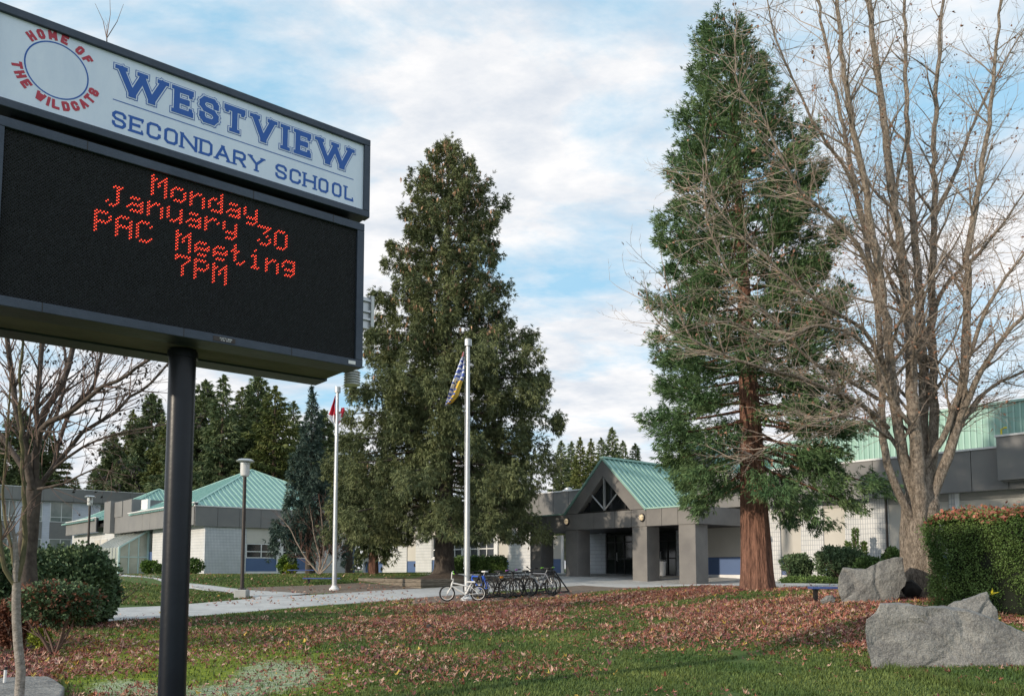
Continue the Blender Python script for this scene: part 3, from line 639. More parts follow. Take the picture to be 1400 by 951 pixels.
def hip(par, ca, cb_, z0, zt, h):
    c = [(ca - h, cb_ - h, z0), (ca + h, cb_ - h, z0), (ca + h, cb_ + h, z0), (ca - h, cb_ + h, z0)]; T = (ca, cb_, zt)
    MB().add(c + [T], [(0, 1, 4), (1, 2, 4), (2, 3, 4), (3, 0, 4), (3, 2, 1, 0)]).build('hip_roof', M['teal'], par)
    r_ = MB(); sl_ = (zt - z0) / h
    for side in range(4):
        k = -h + .2
        while k < h:
            # from eave up to the hip line
            L = h - abs(k)
            p0 = Vector((k, -h, z0)); p1 = Vector((k, -h + L, z0 + L * sl_))
            R_ = Matrix.Rotation(side * PI / 2, 3, 'Z'); q = []
            for p in (p0, p1):
                for dx_ in (-.03, .03):
                    for dz_ in (0.005, .07):
                        w_ = R_ @ Vector((p.x + dx_, p.y, 0)); q.append((w_.x + ca, w_.y + cb_, p.z + dz_))
            r_.add(q, [(0, 1, 3, 2), (4, 6, 7, 5), (0, 2, 6, 4), (1, 5, 7, 3), (0, 4, 5, 1), (2, 3, 7, 6)]); k += .41
        a = R_ @ Vector((-h, -h, 0)); r_.tube((a.x + ca, a.y + cb_, z0 + .03), (ca, cb_, zt + .03), .07, n=6)
    r_.build('roof_seam', M['teal2'], par, kind='stuff')
hb, hzt = plc(CA - 7, 344.6, 642.4)
hip(cw, CA - 7.1, hb, 5.8, hzt, 7.0)
a2, z2 = pl(hb, 217.7, 668.6); hip(cw, a2, hb, 5.9, z2, 6.6)
a3, z3 = pl(hb - 1, 172, 700); hip(cw, -62.5, hb - 1.5, 5.9, 8.1, 5.6)
# ---- greenhouse
gh = bempty('greenhouse', 'lean-to glass greenhouse with mint frame on the left classroom wing', 'greenhouse')
ga1 = -43.96; gb0 = plc(ga1 - .0, 162)[0]; ga0 = pl(gb0, 128)[0]
zt_, zf_, zg_ = 4.55, plc(ga1, 162, 747.6)[1], 1.0
endp = [(gb0, zg_), (GB - .02, zg_), (GB - .02, zt_), (gb0, zf_)]
MB().prism(endp, 0, ga1 - .04, ga1 - .02).build('end_glass', M['ghglass'], gh)
f_ = MB()
for p, q in ((0, 3), (3, 2), (2, 1), (0, 1)): f_.tube((ga1, *endp[p]), (ga1, *endp[q]), .09, n=4)
for bb_ in (.33, .66): x_ = gb0 + (GB - gb0) * bb_; f_.tube((ga1, x_, zg_), (ga1, x_, zf_ + (zt_ - zf_) * bb_), .05, n=4)
f_.tube((ga1, gb0, 2.5), (ga1, GB, 2.5), .05, n=4); f_.build('end_frame', M['mint'], gh)
npn = 8
for i in range(npn):
    x0 = ga0 + (ga1 - ga0) * i / npn + .05; x1 = ga0 + (ga1 - ga0) * (i + 1) / npn - .05
    B('front_pane', M['ghglass'], gh, x0, x1, gb0, gb0 + .03, 1.2, 2.2); B('front_pane', M['ghglass'], gh, x0, x1, gb0, gb0 + .03, 2.25, zf_ - .05)
    MB().add([(x0, gb0, zf_), (x1, gb0, zf_), (x1, GB, zt_), (x0, GB, zt_), (x0, gb0, zf_ - .04), (x1, gb0, zf_ - .04), (x1, GB, zt_ - .04), (x0, GB, zt_ - .04)], [(0, 1, 2, 3), (7, 6, 5, 4), (0, 1, 5, 4), (1, 2, 6, 5), (2, 3, 7, 6), (3, 0, 4, 7)]).build('roof_pane', M['ghglass'], gh)
f_ = MB()
for i in range(npn + 1):
    x0 = ga0 + (ga1 - ga0) * i / npn; f_.tube((x0, gb0 - .02, zg_), (x0, gb0 - .02, zf_), .04, n=4); f_.tube((x0, gb0, zf_ + .02), (x0, GB, zt_ + .02), .04, n=4)
f_.box(ga0, ga1, gb0 - .05, gb0 + .05, zg_, 1.2); f_.build('front_frame', M['alu'], gh)
# ---- two storey block
ts = bempty('two_storey_block', 'pale lilac two storey block with dark grey fascia far left beyond the wing', 'school block')
TA = -82.0
def tb(x, y=777): return plc(TA, x, y)
b0, ztp = tb(40, 666); b1, _ = tb(215, 673); zbt = tb(52, 684)[1]
B('wall', M['lilac'], ts, TA - 10, TA, b0 - 14, b1 + 6, .8, zbt)
fascia_run(ts, b0 - 14, b1 + 6, TA + .5, zbt, ztp, 3.0, axis='y')
B('roof', M['dark_metal'], ts, TA - 10, TA + .2, b0 - 14, b1 + 6, zbt + .02, ztp - .1)
for (x0, x1) in ((-2, 18), (32, 54.5), (65, 96), (133, 163)):
    q0, q1 = tb(x0)[0], tb(x1)[0]
    z_ = [tb(80, y)[1] for y in (754, 736.5, 713.5, 686.5)]
    window_unit(ts, 'w', q0, q1, TA + .08, z_[2] + .01, z_[3], 2, [.25], axis='y', glass=M['glass2'])
    B('dark_panel', M['panel_gray'], ts, TA, TA + .05, q0, q1, z_[1] + .01, z_[2] - .01)
    window_unit(ts, 'w', q0, q1, TA + .08, z_[0], z_[1], 2, 1, axis='y', glass=M['glass2'])
# ------------------------------------------------------------------ message sign
ST = math.atan2((2070 - 700) / FPX * cp, 1)
SU = (math.sin(ST), math.cos(ST)); SW = (-SU[1], SU[0])
R0 = at(507, 192, 9)
def spl(x, y, d=0.0):
    r = ray(x, y); nx_, ny_ = -SU[1], SU[0]; qx, qy = R0.x + SW[0] * d, R0.y + SW[1] * d
    k = (qx * nx_ + qy * ny_) / (r[0] * nx_ + r[1] * ny_); X, Y = r[0] * k, r[1] * k
    return (X - R0.x) * SU[0] + (Y - R0.y) * SU[1], r[2] * k + ZE
def s_of(x, z, d=0.0):
    y = 200.0
    for _ in range(12):
        s, zz = spl(x, y, d); y += (zz - z) * 90
    return s
SPOLE, DPOLE = -1.83, .565
so_ = (R0.x + SU[0] * SPOLE + SW[0] * DPOLE, R0.y + SU[1] * SPOLE + SW[1] * DPOLE)
zg = gz(*so_) - .05
sg = empty('message_sign', (so_[0], so_[1], zg), math.atan2(SU[1], SU[0]), 'large black pole sign with a white school name header over a red lettered LED screen', 'sign')
def SL(s, d, z): return (s - SPOLE, d - DPOLE, z - zg)
class SB(MB):
    def sbox(self, s0, s1, d0, d1, z0, z1, m=0):
        a = SL(s0, d0, z0); b = SL(s1, d1, z1); return self.box(a[0], b[0], a[1], b[1], a[2], b[2], m)
ZO = 1.6
LZ0, LZ1, LS0, LS1 = 2.22 + ZO, 3.87 + ZO, -3.63, -.062
HZ0, HZ1, HS0, HS1 = 3.959 + ZO, 4.872 + ZO, -3.72, 0.0
MB().tube((0, 0, -.1), (0, 0, LZ0 - zg + .3), .132, n=32).build('pole', M['pole'], sg, sm=True)
MB().tube((0, 0, LZ0 - zg - .07), (0, 0, LZ0 - zg - .005), .15, n=32).build('pole_collar', M['pole'], sg, sm=True)
# cabinets: frame boxes with a recessed face
def frame(mb, s0, s1, z0, z1, w, d0, d1):
    mb.sbox(s0, s1, d0, d1, z1 - w, z1); mb.sbox(s0, s1, d0, d1, z0, z0 + w)
    mb.sbox(s0, s0 + w, d0 + .001, d1, z0 + w, z1 - w); mb.sbox(s1 - w, s1, d0 + .001, d1, z0 + w, z1 - w)
hc = SB(); frame(hc, HS0, HS1, HZ0, HZ1, .075, 0, .12); hc.sbox(HS0 + .01, HS1 - .01, .12, .50, HZ0 + .01, HZ1 - .01)
hc = hc.build('header_cabinet', M['charcoal'], sg, bevel=.006)
SB().sbox(HS0 + .07, HS1 - .07, .03, .10, HZ0 + .07, HZ1 - .07).build('face_panel', M['face'], hc)
b2 = SB(); b2.sbox(HS0 + .02, HS1 - .02, .66, 1.10, HZ0 + .01, HZ1); b2.build('rear_header_cabinet', M['charcoal'], sg)
SB().sbox(HS0 + .2, HS1 - .25, .505, .655, HZ0 + .05, HZ1 - .05).build('header_core', M['charcoal'], sg)
SB().sbox(LS0 + .15, LS1 - .12, .15, 1.0, LZ1 + .001, HZ0 - .001).build('gap_core', M['dark_metal'], sg)
lc = SB(); frame(lc, LS0, LS1, LZ0, LZ1, .088, 0, .10); lc.sbox(LS0 + .005, LS1 - .005, .10, .36, LZ0 + .008, LZ1 - .008)
lc = lc.build('screen_cabinet', M['charcoal'], sg, bevel=.006)
SB().sbox(LS0 + .02, LS1 - .02, .82, 1.13, LZ0, LZ1).build('rear_cabinet', M['charcoal'], sg)
SB().sbox(LS0 + .04, LS1 - .04, .361, .819, LZ0 + .02, LZ1 - .02).build('underside_panel', M['soffit'], sg)
jn = SB()
for q in (-2.9, -1.35, -.45): jn.sbox(q - .004, q + .004, -.0015, .01, LZ1 - .086, LZ1 - .002)
for q in (-3.2, -2.0, -.9): jn.sbox(q - .004, q + .004, -.0015, .01, LZ0 + .002, LZ0 + .086)
jn.build('frame_joint', M['dark_metal'], sg)
scr0, scr1, sz0, sz1 = LS0 + .085, LS1 - .085, LZ0 + .085, LZ1 - .085
SB().sbox(scr0 - .01, scr1 + .01, .035, .06, sz0 - .01, sz1 + .01).build('screen', M['black_led'], lc)
# LED matrix: staggered dots, two to a character cell
CELL = .03; nxs = int((scr1 - scr0) / CELL); nzs = int((sz1 - sz0) / CELL); ox = scr1 - nxs * CELL; oz = sz1 - nzs * CELL
def led_geo(pts, w, h, d):
    # little hooded lens: a pyramid leaning out of the screen
    P = np.array(pts); n = len(P); V = np.zeros((n, 5, 3)); F = []
    for k, (a, c, e) in enumerate(((-w, 0, -h), (w, 0, -h), (w, 0, h), (-w, 0, h), (0, -d, h * .5))):
        V[:, k, 0] = P[:, 0] + a - SPOLE; V[:, k, 1] = .0345 + c - DPOLE; V[:, k, 2] = P[:, 1] + e - zg
    base = np.arange(n)[:, None] * 5; T = np.array([[0, 1, 4], [1, 2, 4], [2, 3, 4], [3, 0, 4]])
    return V.reshape(-1, 3), (base[:, :, None] + T[None]).reshape(-1, 3)
FONT = {'M': '10001,11011,10101,10101,10001,10001,10001', 'o': '00000,00000,01110,10001,10001,10001,01110', 'n': '00000,00000,10110,11001,10001,10001,10001',
 'd': '00001,00001,01101,10011,10001,10001,01111', 'a': '00000,00000,01110,00001,01111,10001,01111', 'y': '00000,00000,10001,10001,10001,01111,00001,01110',
 'J': '00111,00010,00010,00010,00010,10010,01100', 'u': '00000,00000,10001,10001,10001,10011,01101', 'r': '00000,00000,10110,11001,10000,10000,10000',
 '3': '11111,00010,00100,00010,00001,10001,01110', '0': '01110,10001,10001,10001,10001,10001,01110', 'P': '11110,10001,10001,11110,10000,10000,10000',
 'A': '01110,10001,10001,11111,10001,10001,10001', 'C': '01110,10001,10000,10000,10000,10001,01110', 'e': '00000,00000,01110,10001,11111,10000,01110',
 't': '01000,01000,11100,01000,01000,01001,00110', 'i': '00100,00000,01100,00100,00100,00100,01110', 'g': '00000,01111,10001,10001,01111,00001,01110', '7': '11111,10001,00010,00100,00100,00100,00100'}
litset = set(); lines = []
for txt, s0, zt in (('Monday', -2.347, 3.787 + ZO), ('January 30', -2.723, 3.537 + ZO), ('PAC Meeting', -2.82, 3.287 + ZO), ('7PM', -2.085, 3.04 + ZO)):
    c0 = round((s0 - ox) / CELL); r0 = min(nzs - 1, round((zt - oz) / CELL)); pts = []
    for i, ch in enumerate(txt):
        if ch == ' ': continue
        for r, row in enumerate(FONT[ch].split(',')):
            for c, bit in enumerate(row):
                if bit == '1': cc_, rr_ = c0 + i * 6 + c, r0 - 1 - r; litset.add((cc_, rr_)); pts += [(ox + (cc_ + .25) * CELL, oz + (rr_ + .25) * CELL), (ox + (cc_ + .75) * CELL, oz + (rr_ + .75) * CELL)]
    lines.append(pts)
un = [(ox + (c + q) * CELL, oz + (r + q) * CELL) for c in range(nxs) for r in range(nzs) for q in (.25, .75) if (c, r) not in litset]
V, F = led_geo(un, .0068, .0068, .012); o = npobj('unlit_lamps', V, F, M['led_hood'], lc); o['kind'] = 'stuff'
for pts in lines:
    V, F = led_geo(pts, .0042, .0044, .007); o = npobj('lit_text', V, F, M['lit'], lc); o['kind'] = 'stuff'
# plates
s0, z0 = spl(265, 461); s1, z1 = spl(295, 467)
pt = SB().sbox(-1.72, -1.50, -.006, -.001, LZ0 + .02, LZ0 + .066).build('maker_plate', M['alu'], sg)
SB().sbox(-.24, -.155, -.006, -.001, LZ0 + .024, LZ0 + .062).build('sticker', M['white_paint'], sg)

# stroke lettering
G = {'W': [[(0, 1), (.27, 0), (.5, .9), (.73, 0), (1, 1)]], 'E': [[(1, 1), (0, 1), (0, 0), (1, 0)], [(0, .5), (.72, .5)]], 'S': [[(1, .76), (1, .84), (.8, 1), (.2, 1), (0, .84), (0, .68), (.2, .54), (.8, .46), (1, .32), (1, .16), (.8, 0), (.2, 0), (0, .16), (0, .24)]],
     'T': [[(0, 1), (1, 1)], [(.5, 1), (.5, 0)]], 'V': [[(0, 1), (.5, 0), (1, 1)]], 'I': [[(.5, 0), (.5, 1)]], 'C': [[(1, .74), (1, .84), (.78, 1), (.22, 1), (0, .84), (0, .16), (.22, 0), (.78, 0), (1, .16), (1, .26)]],
     'O': [[(.5, 1), (.22, 1), (0, .84), (0, .16), (.22, 0), (.78, 0), (1, .16), (1, .84), (.78, 1), (.5, 1)]], 'N': [[(0, 0), (0, 1), (1, 0), (1, 1)]], 'D': [[(0, 0), (0, 1), (.75, 1), (1, .84), (1, .16), (.75, 0), (0, 0)]],
     'A': [[(0, 0), (.5, 1), (1, 0)], [(.2, .34), (.8, .34)]], 'R': [[(0, 0), (0, 1), (.8, 1), (1, .87), (1, .6), (.8, .47), (0, .47)], [(.5, .47), (1, 0)]], 'Y': [[(0, 1), (.5, .48), (1, 1)], [(.5, .48), (.5, 0)]],
     'H': [[(0, 0), (0, 1)], [(1, 0), (1, 1)], [(0, .5), (1, .5)]], 'L': [[(0, 1), (0, 0), (1, 0)]], 'M': [[(0, 0), (0, 1), (.5, .25), (1, 1), (1, 0)]], 'F': [[(1, 1), (0, 1), (0, 0)], [(0, .52), (.75, .52)]],
     'P': [[(0, 0), (0, 1), (.8, 1), (1, .87), (1, .6), (.8, .47), (0, .47)]], 'G': [[(1, .74), (1, .84), (.78, 1), (.22, 1), (0, .84), (0, .16), (.22, 0), (1, 0), (1, .45), (.6, .45)]], 'U': [[(0, 1), (0, .16), (.2, 0), (.8, 0), (1, .16), (1, 1)]]}
SER = {'W': [(0, 1), (1, 1), (.5, .9), (.27, 0, .6), (.73, 0, .6)], 'T': [(.5, 0)], 'V': [(0, 1), (1, 1), (.5, 0, .6)], 'I': [(.5, 0), (.5, 1)], 'N': [(0, 0), (0, 1, .7), (1, 1), (1, 0, .5)], 'A': [(0, 0), (1, 0), (.5, 1, .7)], 'R': [(0, 0), (1, 0, .7)], 'Y': [(0, 1), (1, 1), (.5, 0)],
       'H': [(0, 0), (0, 1), (1, 0), (1, 1)], 'L': [(0, 1)], 'E': [(0, 1, .6), (0, 0, .6)], 'D': [(0, 0, .6), (0, 1, .6)]}
TICK = {'E': [(1, 1, -.24), (1, 0, .24), (.72, .5, -.12), (.72, .5, .12)], 'T': [(0, 1, -.22), (1, 1, -.22)], 'L': [(1, 0, .26)], 'S': [(1, 1, -.26), (0, 0, .26)], 'C': [(1, 1, -.26)]}
zj = [0]
def seg2(mb, p, q, w, e0, e1, put):
    p = np.array(p, float); q = np.array(q, float); d = q - p; n = np.hypot(*d)
    if n < 1e-6: return
    d /= n; m = np.array([-d[1], d[0]]); a = p - d * e0; b_ = q + d * e1
    zj[0] = (zj[0] + 1) % 40; off = zj[0] * .00002
    mb.add([put(*(a - m * w / 2), off), put(*(b_ - m * w / 2), off), put(*(b_ + m * w / 2), off), put(*(a + m * w / 2), off)], [(0, 1, 2, 3)])
def glyph(mb, ch, x0, y0, w, h, t, grow, put, serif=True):
    X = lambda x: x0 + t / 2 + x * (w - t); Y = lambda y: y0 + t / 2 + y * (h - t)
    for pl_ in G[ch]:
        pts = [(X(a), Y(b_)) for a, b_ in pl_]
        for i in range(len(pts) - 1):
            seg2(mb, pts[i], pts[i + 1], t + 2 * grow, (t / 2 if i == 0 else t * .28) + grow, (t / 2 if i == len(pts) - 2 else t * .28) + grow, put)
    if serif:
        st_ = t * .62
        for s_ in SER.get(ch, []):
            k = s_[2] if len(s_) > 2 else 1; x_, y_ = X(s_[0]), (y0 + st_ / 2 if s_[1] == 0 else y0 + h - st_ / 2)
            if ch == 'W' and s_[0] == .5: k = .9
            hw_ = t * 1.05 * k
            if ch in 'NADHRLE' and k == .6 and s_[0] == 0: hw_ = t * .95
            seg2(mb, (x_ - hw_, y_), (x_ + hw_, y_), st_ + 2 * grow, grow, grow, put)
        for x_, y_, dl in TICK.get(ch, []): seg2(mb, (X(x_), Y(y_)), (X(x_), Y(y_ + dl)), t * .55 + 2 * grow, grow, grow, put)
fp = [i for i in hc.children][0]
def flat(layer):
    return lambda s, z, off: SL(s, .0295 - layer * .0009 - off, z)
WV = [('W', 159, 231), ('E', 236, 268.5), ('S', 271, 303), ('T', 305, 339), ('V', 343.5, 379.5), ('I', 384, 398.5), ('E', 403, 429), ('W', 432.5, 485.5)]
# letter boxes follow a slight slope measured in the photograph: none, the line is level on the sign
ol, wl, il = MB(), MB(), MB()
for ch, x0, x1 in WV:
    a0, a1 = s_of(x0, 4.55 + ZO), s_of(x1, 4.55 + ZO); e = .024
    a0 += e; a1 -= e; z0, h = 4.435 + ZO, .262; t_ = .047
    glyph(ol, ch, a0, z0, a1 - a0, h, t_, .0215, flat(1)); glyph(wl, ch, a0, z0, a1 - a0, h, t_, .0145, flat(3)); glyph(il, ch, a0, z0, a1 - a0, h, t_, .005, flat(5))
ol.build('lettering_outline', M['blue_ink'], hc); wl.build('lettering_gap', M['face'], hc); il.build('lettering', M['blue_ink'], hc)
SC2 = [('S', 17, 95), ('E', 112, 190), ('C', 207, 285), ('O', 303, 378), ('N', 392, 485), ('D', 497, 568), ('A', 582, 665), ('R', 680, 750), ('Y', 767, 850), ('S', 912, 975), ('C', 990, 1052), ('H', 1065, 1135), ('O', 1148, 1203), ('O', 1222, 1275), ('L', 1290, 1340)]
l2 = MB()
for li, (ch, x0, x1) in enumerate(SC2):
    if li == 9: l2.build('lettering', M['blue_ink'], hc); l2 = MB()
    a0, a1 = s_of(150 + x0 / 4, 4.18 + ZO), s_of(150 + x1 / 4, 4.18 + ZO)
    glyph(l2, ch, a0, 4.098 + ZO, a1 - a0, .158, .0265, 0, flat(1))
l2.build('lettering', M['blue_ink'], hc)
a = SL(-2.70, .0285, 4.352 + ZO); b = SL(-.197, .0285, 4.361 + ZO); MB().add([(a[0], a[1], a[2]), (b[0], a[1], a[2]), (b[0], a[1], b[2]), (a[0], a[1], b[2])], [(0, 1, 2, 3)]).build('rule_line', M['blue_ink'], hc)
# round emblem ring and arched red words
rc = (-3.165, 4.447 + ZO); ring = MB(); n = 72
for i in range(n):
    t0, t1 = 2 * PI * i / n, 2 * PI * (i + 1) / n
    ring.add([SL(rc[0] + r * math.cos(q), .0284, rc[1] + r * math.sin(q)) for r, q in ((.246, t0), (.258, t0), (.258, t1), (.246, t1))], [(0, 1, 2, 3)])
ring.build('emblem_ring', M['blue_ink'], hc)
def arc(txt, a0, a1, r, top, h=.086, w=.068):
    mb = MB(); wid = {'I': .45, 'M': 1.2, 'W': 1.25, ' ': .55}; tot = sum(wid.get(c, 1) for c in txt) - .5 * (wid.get(txt[0], 1) + wid.get(txt[-1], 1)); pos = 0; last = None
    for c in txt:
        if last is not None: pos += (wid.get(last, 1) + wid.get(c, 1)) / 2
        last = c
        if c == ' ':
            mb.build('arched_lettering', M['red_ink'], hc); mb = MB(); continue
        th = math.radians(a0 + (a1 - a0) * pos / tot); ww = w * wid.get(c, 1) * .86
        def put(x, y, off, th=th):
            if top: rad = r + y; ang = th; ex, ez = math.cos(ang), math.sin(ang); tx, tz = math.sin(ang), -math.cos(ang)
            else: rad = r + h - y; ang = th; ex, ez = math.cos(ang), math.sin(ang); tx, tz = -math.sin(ang), math.cos(ang)
            return SL(rc[0] + ex * rad + tx * x, .0284 - off, rc[1] + ez * rad + tz * x)
        glyph(mb, c, -ww / 2, 0, ww, h, .0245, 0, put, serif=False)
    mb.build('arched_lettering', M['red_ink'], hc)
arc('HOME OF', 132, 40, .272, True)
arc('THE WILDCATS', 193, 344, .272, False, w=.072)
mpk = MB(); x_ = -1.655
for c in 'PATTISON':
    glyph(mpk, c, x_, LZ0 + .044, .012, .015, .0028, 0, lambda s, z, off: SL(s, -.0066 - off * .1, z), serif=False); x_ += .0155
x_ = -1.645
for c in 'SIGN GROUP':
    if c != ' ': glyph(mpk, c, x_, LZ0 + .027, .008, .01, .002, 0, lambda s, z, off: SL(s, -.0066 - off * .1, z), serif=False)
    x_ += .0105
mpk.build('plate_lettering', M['white_paint'], pt)
pt.data.materials[0] = M['brown_metal']
# antenna panel, bracket and louvred shield on the right end of the sign
dd = .55
sA, zA = spl(497, 404, dd); sB_, zB = spl(508.5, 449, dd)
SB().sbox(s_of(504, 3.0 + ZO, dd), s_of(508.3, 3.0 + ZO, dd), dd - .06, dd + .02, zB, zA).build('antenna_panel', M['white_trim'], sg, bevel=.004)
br = SB(); br.sbox(LS1 + .0, s_of(503, 3.0 + ZO, dd) + .01, dd - .02, dd + .02, zB - .02, zA - .02)
for q in (.2, .45, .8): br.sbox(LS1, s_of(504, 3.0 + ZO, dd), dd - .05, dd + .05, zB + (zA - zB) * q, zB + (zA - zB) * q + .025)
br.build('antenna_bracket', M['alu'], sg)
sc0, zc = spl(481.5, 516, .62); lv = MB(); cx_, cy_, cz_ = SL(sc0, .62, zc)
for i in range(6): lv.lathe([(.085, cz_ - .085 + i * .03), (.10, cz_ - .09 + i * .03), (.075, cz_ - .068 + i * .03)], c=(cx_, cy_), n=20)
lv.lathe([(.06, cz_ - .08), (.06, cz_ + .1)], c=(cx_, cy_), n=12); lv.build('louvred_shield', M['white_trim'], sg, sm=True)
MB().tube((cx_, cy_, cz_ + .05), (cx_, cy_, cz_ + .2), .015).build('shield_bracket', M['alu'], sg)

# ------------------------------------------------------------------ lamps and flagpoles
def lamp(px, py, ytop, label, base=True):
    g = gp(px, py); h = (ZE + ray(px, ytop)[2] * g.y / ray(px, ytop)[1]) - g.z
    e = empty('street_lamp', g, 0, label, 'lamp post', 'lamp posts beside the paths'); k = h / 4.6
    if base: MB().prism([(-.21, -.2), (.21, -.2), (.21, .2), (-.21, .2)], 2, -.15, .28).build('concrete_base', M['concrete'], e, bevel=.03)
    MB().lathe([(.13, .26), (.13, .31), (.062, .34), (.058, h - .55 * k)], n=16).build('post', M['brown_metal'], e, sm=True)
    MB().lathe([(.06, h - .6 * k), (.14 * k, h - .56 * k), (.15 * k, h - .42 * k), (.15 * k, h - .2 * k)], n=24).build('lamp_body', M['lamp'], e, sm=True)
    MB().lathe([(.155 * k, h - .2 * k), (.16 * k, h - .13 * k)], n=24).build('collar_ring', M['alu'], e)
    MB().lathe([(.28 * k, h - .1 * k), (.30 * k, h - .07 * k), (.2 * k, h - .01 * k), (.05, h)], n=24).build('cap', M['alu'], e, sm=True)
    return e
lamp(330.5, 817, 627, 'slim lamp post with a flat hat on a mossy concrete base beside the path')
lamp(119, 785.5, 677, 'distant lamp post in front of the greenhouse wing at far left', False)
def flagpole(px, py, ytop, label):
    g = gp(px, py); h = (ZE + ray(px, ytop)[2] * g.y / ray(px, ytop)[1]) - g.z
    e = empty('flagpole', g, 0, label, 'flagpole', 'flagpoles on the school front')
    MB().lathe([(.20, -.05), (.20, .05), (.12, .12), (.10, .18)], n=20).build('foot', M['white_paint'], e, sm=True)
    MB().lathe([(.095, .1), (.09, 1.5), (.055, h - .2)], n=20).build('pole', M['alu'], e, sm=True)
    MB().lathe([(.115, h - .22), (.115, h), (.10, h + .01)], n=20).build('cap', M['alu'], e, sm=True)
    MB().tube((-.1, .07, 1.1), (-.09, .05, h - .25), .006, n=5).build('halyard', M['white_cloth'], e)
    MB().path([(-.12, .06, 1.0), (-.08, .1, 1.1), (-.12, .06, 1.2)], .012).build('cleat', M['alu'], e)
    return g, h
g1, h1 = flagpole(457, 806, 529, 'left silver flagpole at the edge of the lawn, carrying a red and white flag')
g2, h2 = flagpole(638.5, 820, 464, 'right silver flagpole standing behind the white bicycle')
def flagmesh(name, rows, Y, matf, mats, label):
    # rows: (y, xl, xr) outline in px; cloth folds have real depth
    V = []; nx_ = 15; F = []; mi = []
    R = []
    for i in range(len(rows) - 1):
        for k in range(5): R.append([rows[i][j] + (rows[i + 1][j] - rows[i][j]) * k / 5 for j in range(3)])
    R.append(list(rows[-1]))
    g = at(rows[0][2], rows[0][0], Y)
    for i, (y, xl, xr) in enumerate(R):
        for j in range(nx_):
            u_ = j / (nx_ - 1); p = at(xl + (xr - xl) * u_, y, Y); V.append((p.x - g.x, .09 * math.sin(u_ * 9 + i * .22) * min(1, i / 6 + .2), p.z - g.z))
    for i in range(len(R) - 1):
        for j in range(nx_ - 1): F.append((i * nx_ + j, i * nx_ + j + 1, (i + 1) * nx_ + j + 1, (i + 1) * nx_ + j)); mi.append(matf(i / (len(R) - 1), j / (nx_ - 2)))
    o = npobj(name, V, F, None, sm=True, mi=mi, mats=mats); o.location = g
    m = o.modifiers.new('thickness', 'SOLIDIFY'); m.thickness = .004
    return tag(o, label, 'flag')
def fbc(r, u):
    if r < .14: return 0 if (int(r * 40) % 2 or u < .4) else 1
    if r < .5: return 2 if int(r * 26 + u * .8) % 2 else 1
    if u > .40 - (r - .5) * .2 and r < .93: return 3 if not (int(r * 44) % 3 == 0 and u < .65) else 2
    return 2 if (int(r * 40) + int(u * 4)) % 2 else 1
flagmesh('flag', [(481, 633.2, 634.6), (488, 630.5, 634.9), (500, 626, 635), (513, 622, 635.2), (525, 618, 631), (540, 613, 626.5), (550, 609.5, 619), (554, 608, 610)], g2.y + .02, fbc, [M['red_flag'], M['white_cloth'], M['blue_cloth'], M['gold_cloth']], 'limp blue and white flag with a gold sun hanging on the right flagpole')
def fca(r, u): return 0 if r < .5 else 1
flagmesh('flag', [(541, 457.8, 458.4), (548, 455.5, 458.5), (556, 452.5, 458.6), (566, 449.8, 458.8), (573, 450, 459), (578, 455, 459)], g1.y + .03, lambda r, u: 0 if (r < .62 or u > .9) else 1, [M['red_flag'], M['white_cloth']], 'red and white flag drooping on the left side of the left flagpole')
o1 = bpy.data.objects['flag.001']
V = []; F = []
for i, (y, xl, xr) in enumerate([(557, 466.5, 471), (561, 465.5, 471.5), (565, 463.5, 469), (570, 461.5, 467.5), (575, 459.5, 466), (580, 459.5, 463.5)]):
    for j in range(4): p = at(xl + (xr - xl) * j / 3, y, g1.y + .05); V.append((p.x - o1.location.x, .02 + .05 * math.sin(j * 2 + i), p.z - o1.location.z))
for i in range(5):
    for j in range(3): F.append((i * 4 + j, i * 4 + j + 1, i * 4 + j + 5, i * 4 + j + 4))
npobj('flag_fold', V, F, None, o1, sm=True, mi=[0 if (q // 3 < 2 or q % 3 == 2 and q // 3 < 3 or q // 3 == 4) else 1 for q in range(15)], mats=[M['red_flag'], M['white_cloth']])
# ------------------------------------------------------------------ timber planter
c0 = gp(575, 803.8); pang = -BT
pe = empty('timber_planter', (c0.x, c0.y, 0), pang, 'weathered timber planter box full of soil round the big spruce', 'planter')
c0z = c0.z
def timber(x0, x1, y0, y1, z0, z1): return B('timber', M['timber'], pe, x0, x1, y0, y1, z0, z1, bevel=.012, seg=1)
# local +x runs right/near, +y runs away: corner at origin; left side along -x, right side along +y
zt = ZE + ray(575, 791)[2] * c0.y / ray(575, 791)[1]
LL, RR = 4.9, 6.0
lay = (zt - (c0z - .06)) / 3
for i in range(3):
    z0 = c0z - .06 + i * lay; z1 = z0 + lay - .008; j = random.uniform(0, .02)
    cuts = [-LL, -LL + 2.2 + .4 * (i % 2), 0]
    for a, b_ in zip(cuts[:-1], cuts[1:]): timber(a + .004, b_ - .004, 0 + j, .14 + j, z0, z1)
    cuts = [.145, 2.6 - .5 * (i % 2), RR]
    for a, b_ in zip(cuts[:-1], cuts[1:]): timber(-.14 - j, -j, a + .004, b_ - .004, z0, z1)
    timber(-LL, -LL + .14, .145, RR, z0, z1); timber(-LL + .145, -.145, RR - .14, RR, z0, z1)
sm_ = MB(); n = 16
for i in range(n + 1):
    for j in range(n + 1):
        x = -LL + .1 + (LL - .2) * i / n; y = .1 + (RR - .2) * j / n; dd_ = math.hypot(x + LL / 2, y - RR / 2)
        sm_.v.append((x, y, zt - .10 + .35 * math.exp(-(dd_ / 1.1) ** 2) + random.uniform(-.02, .02)))
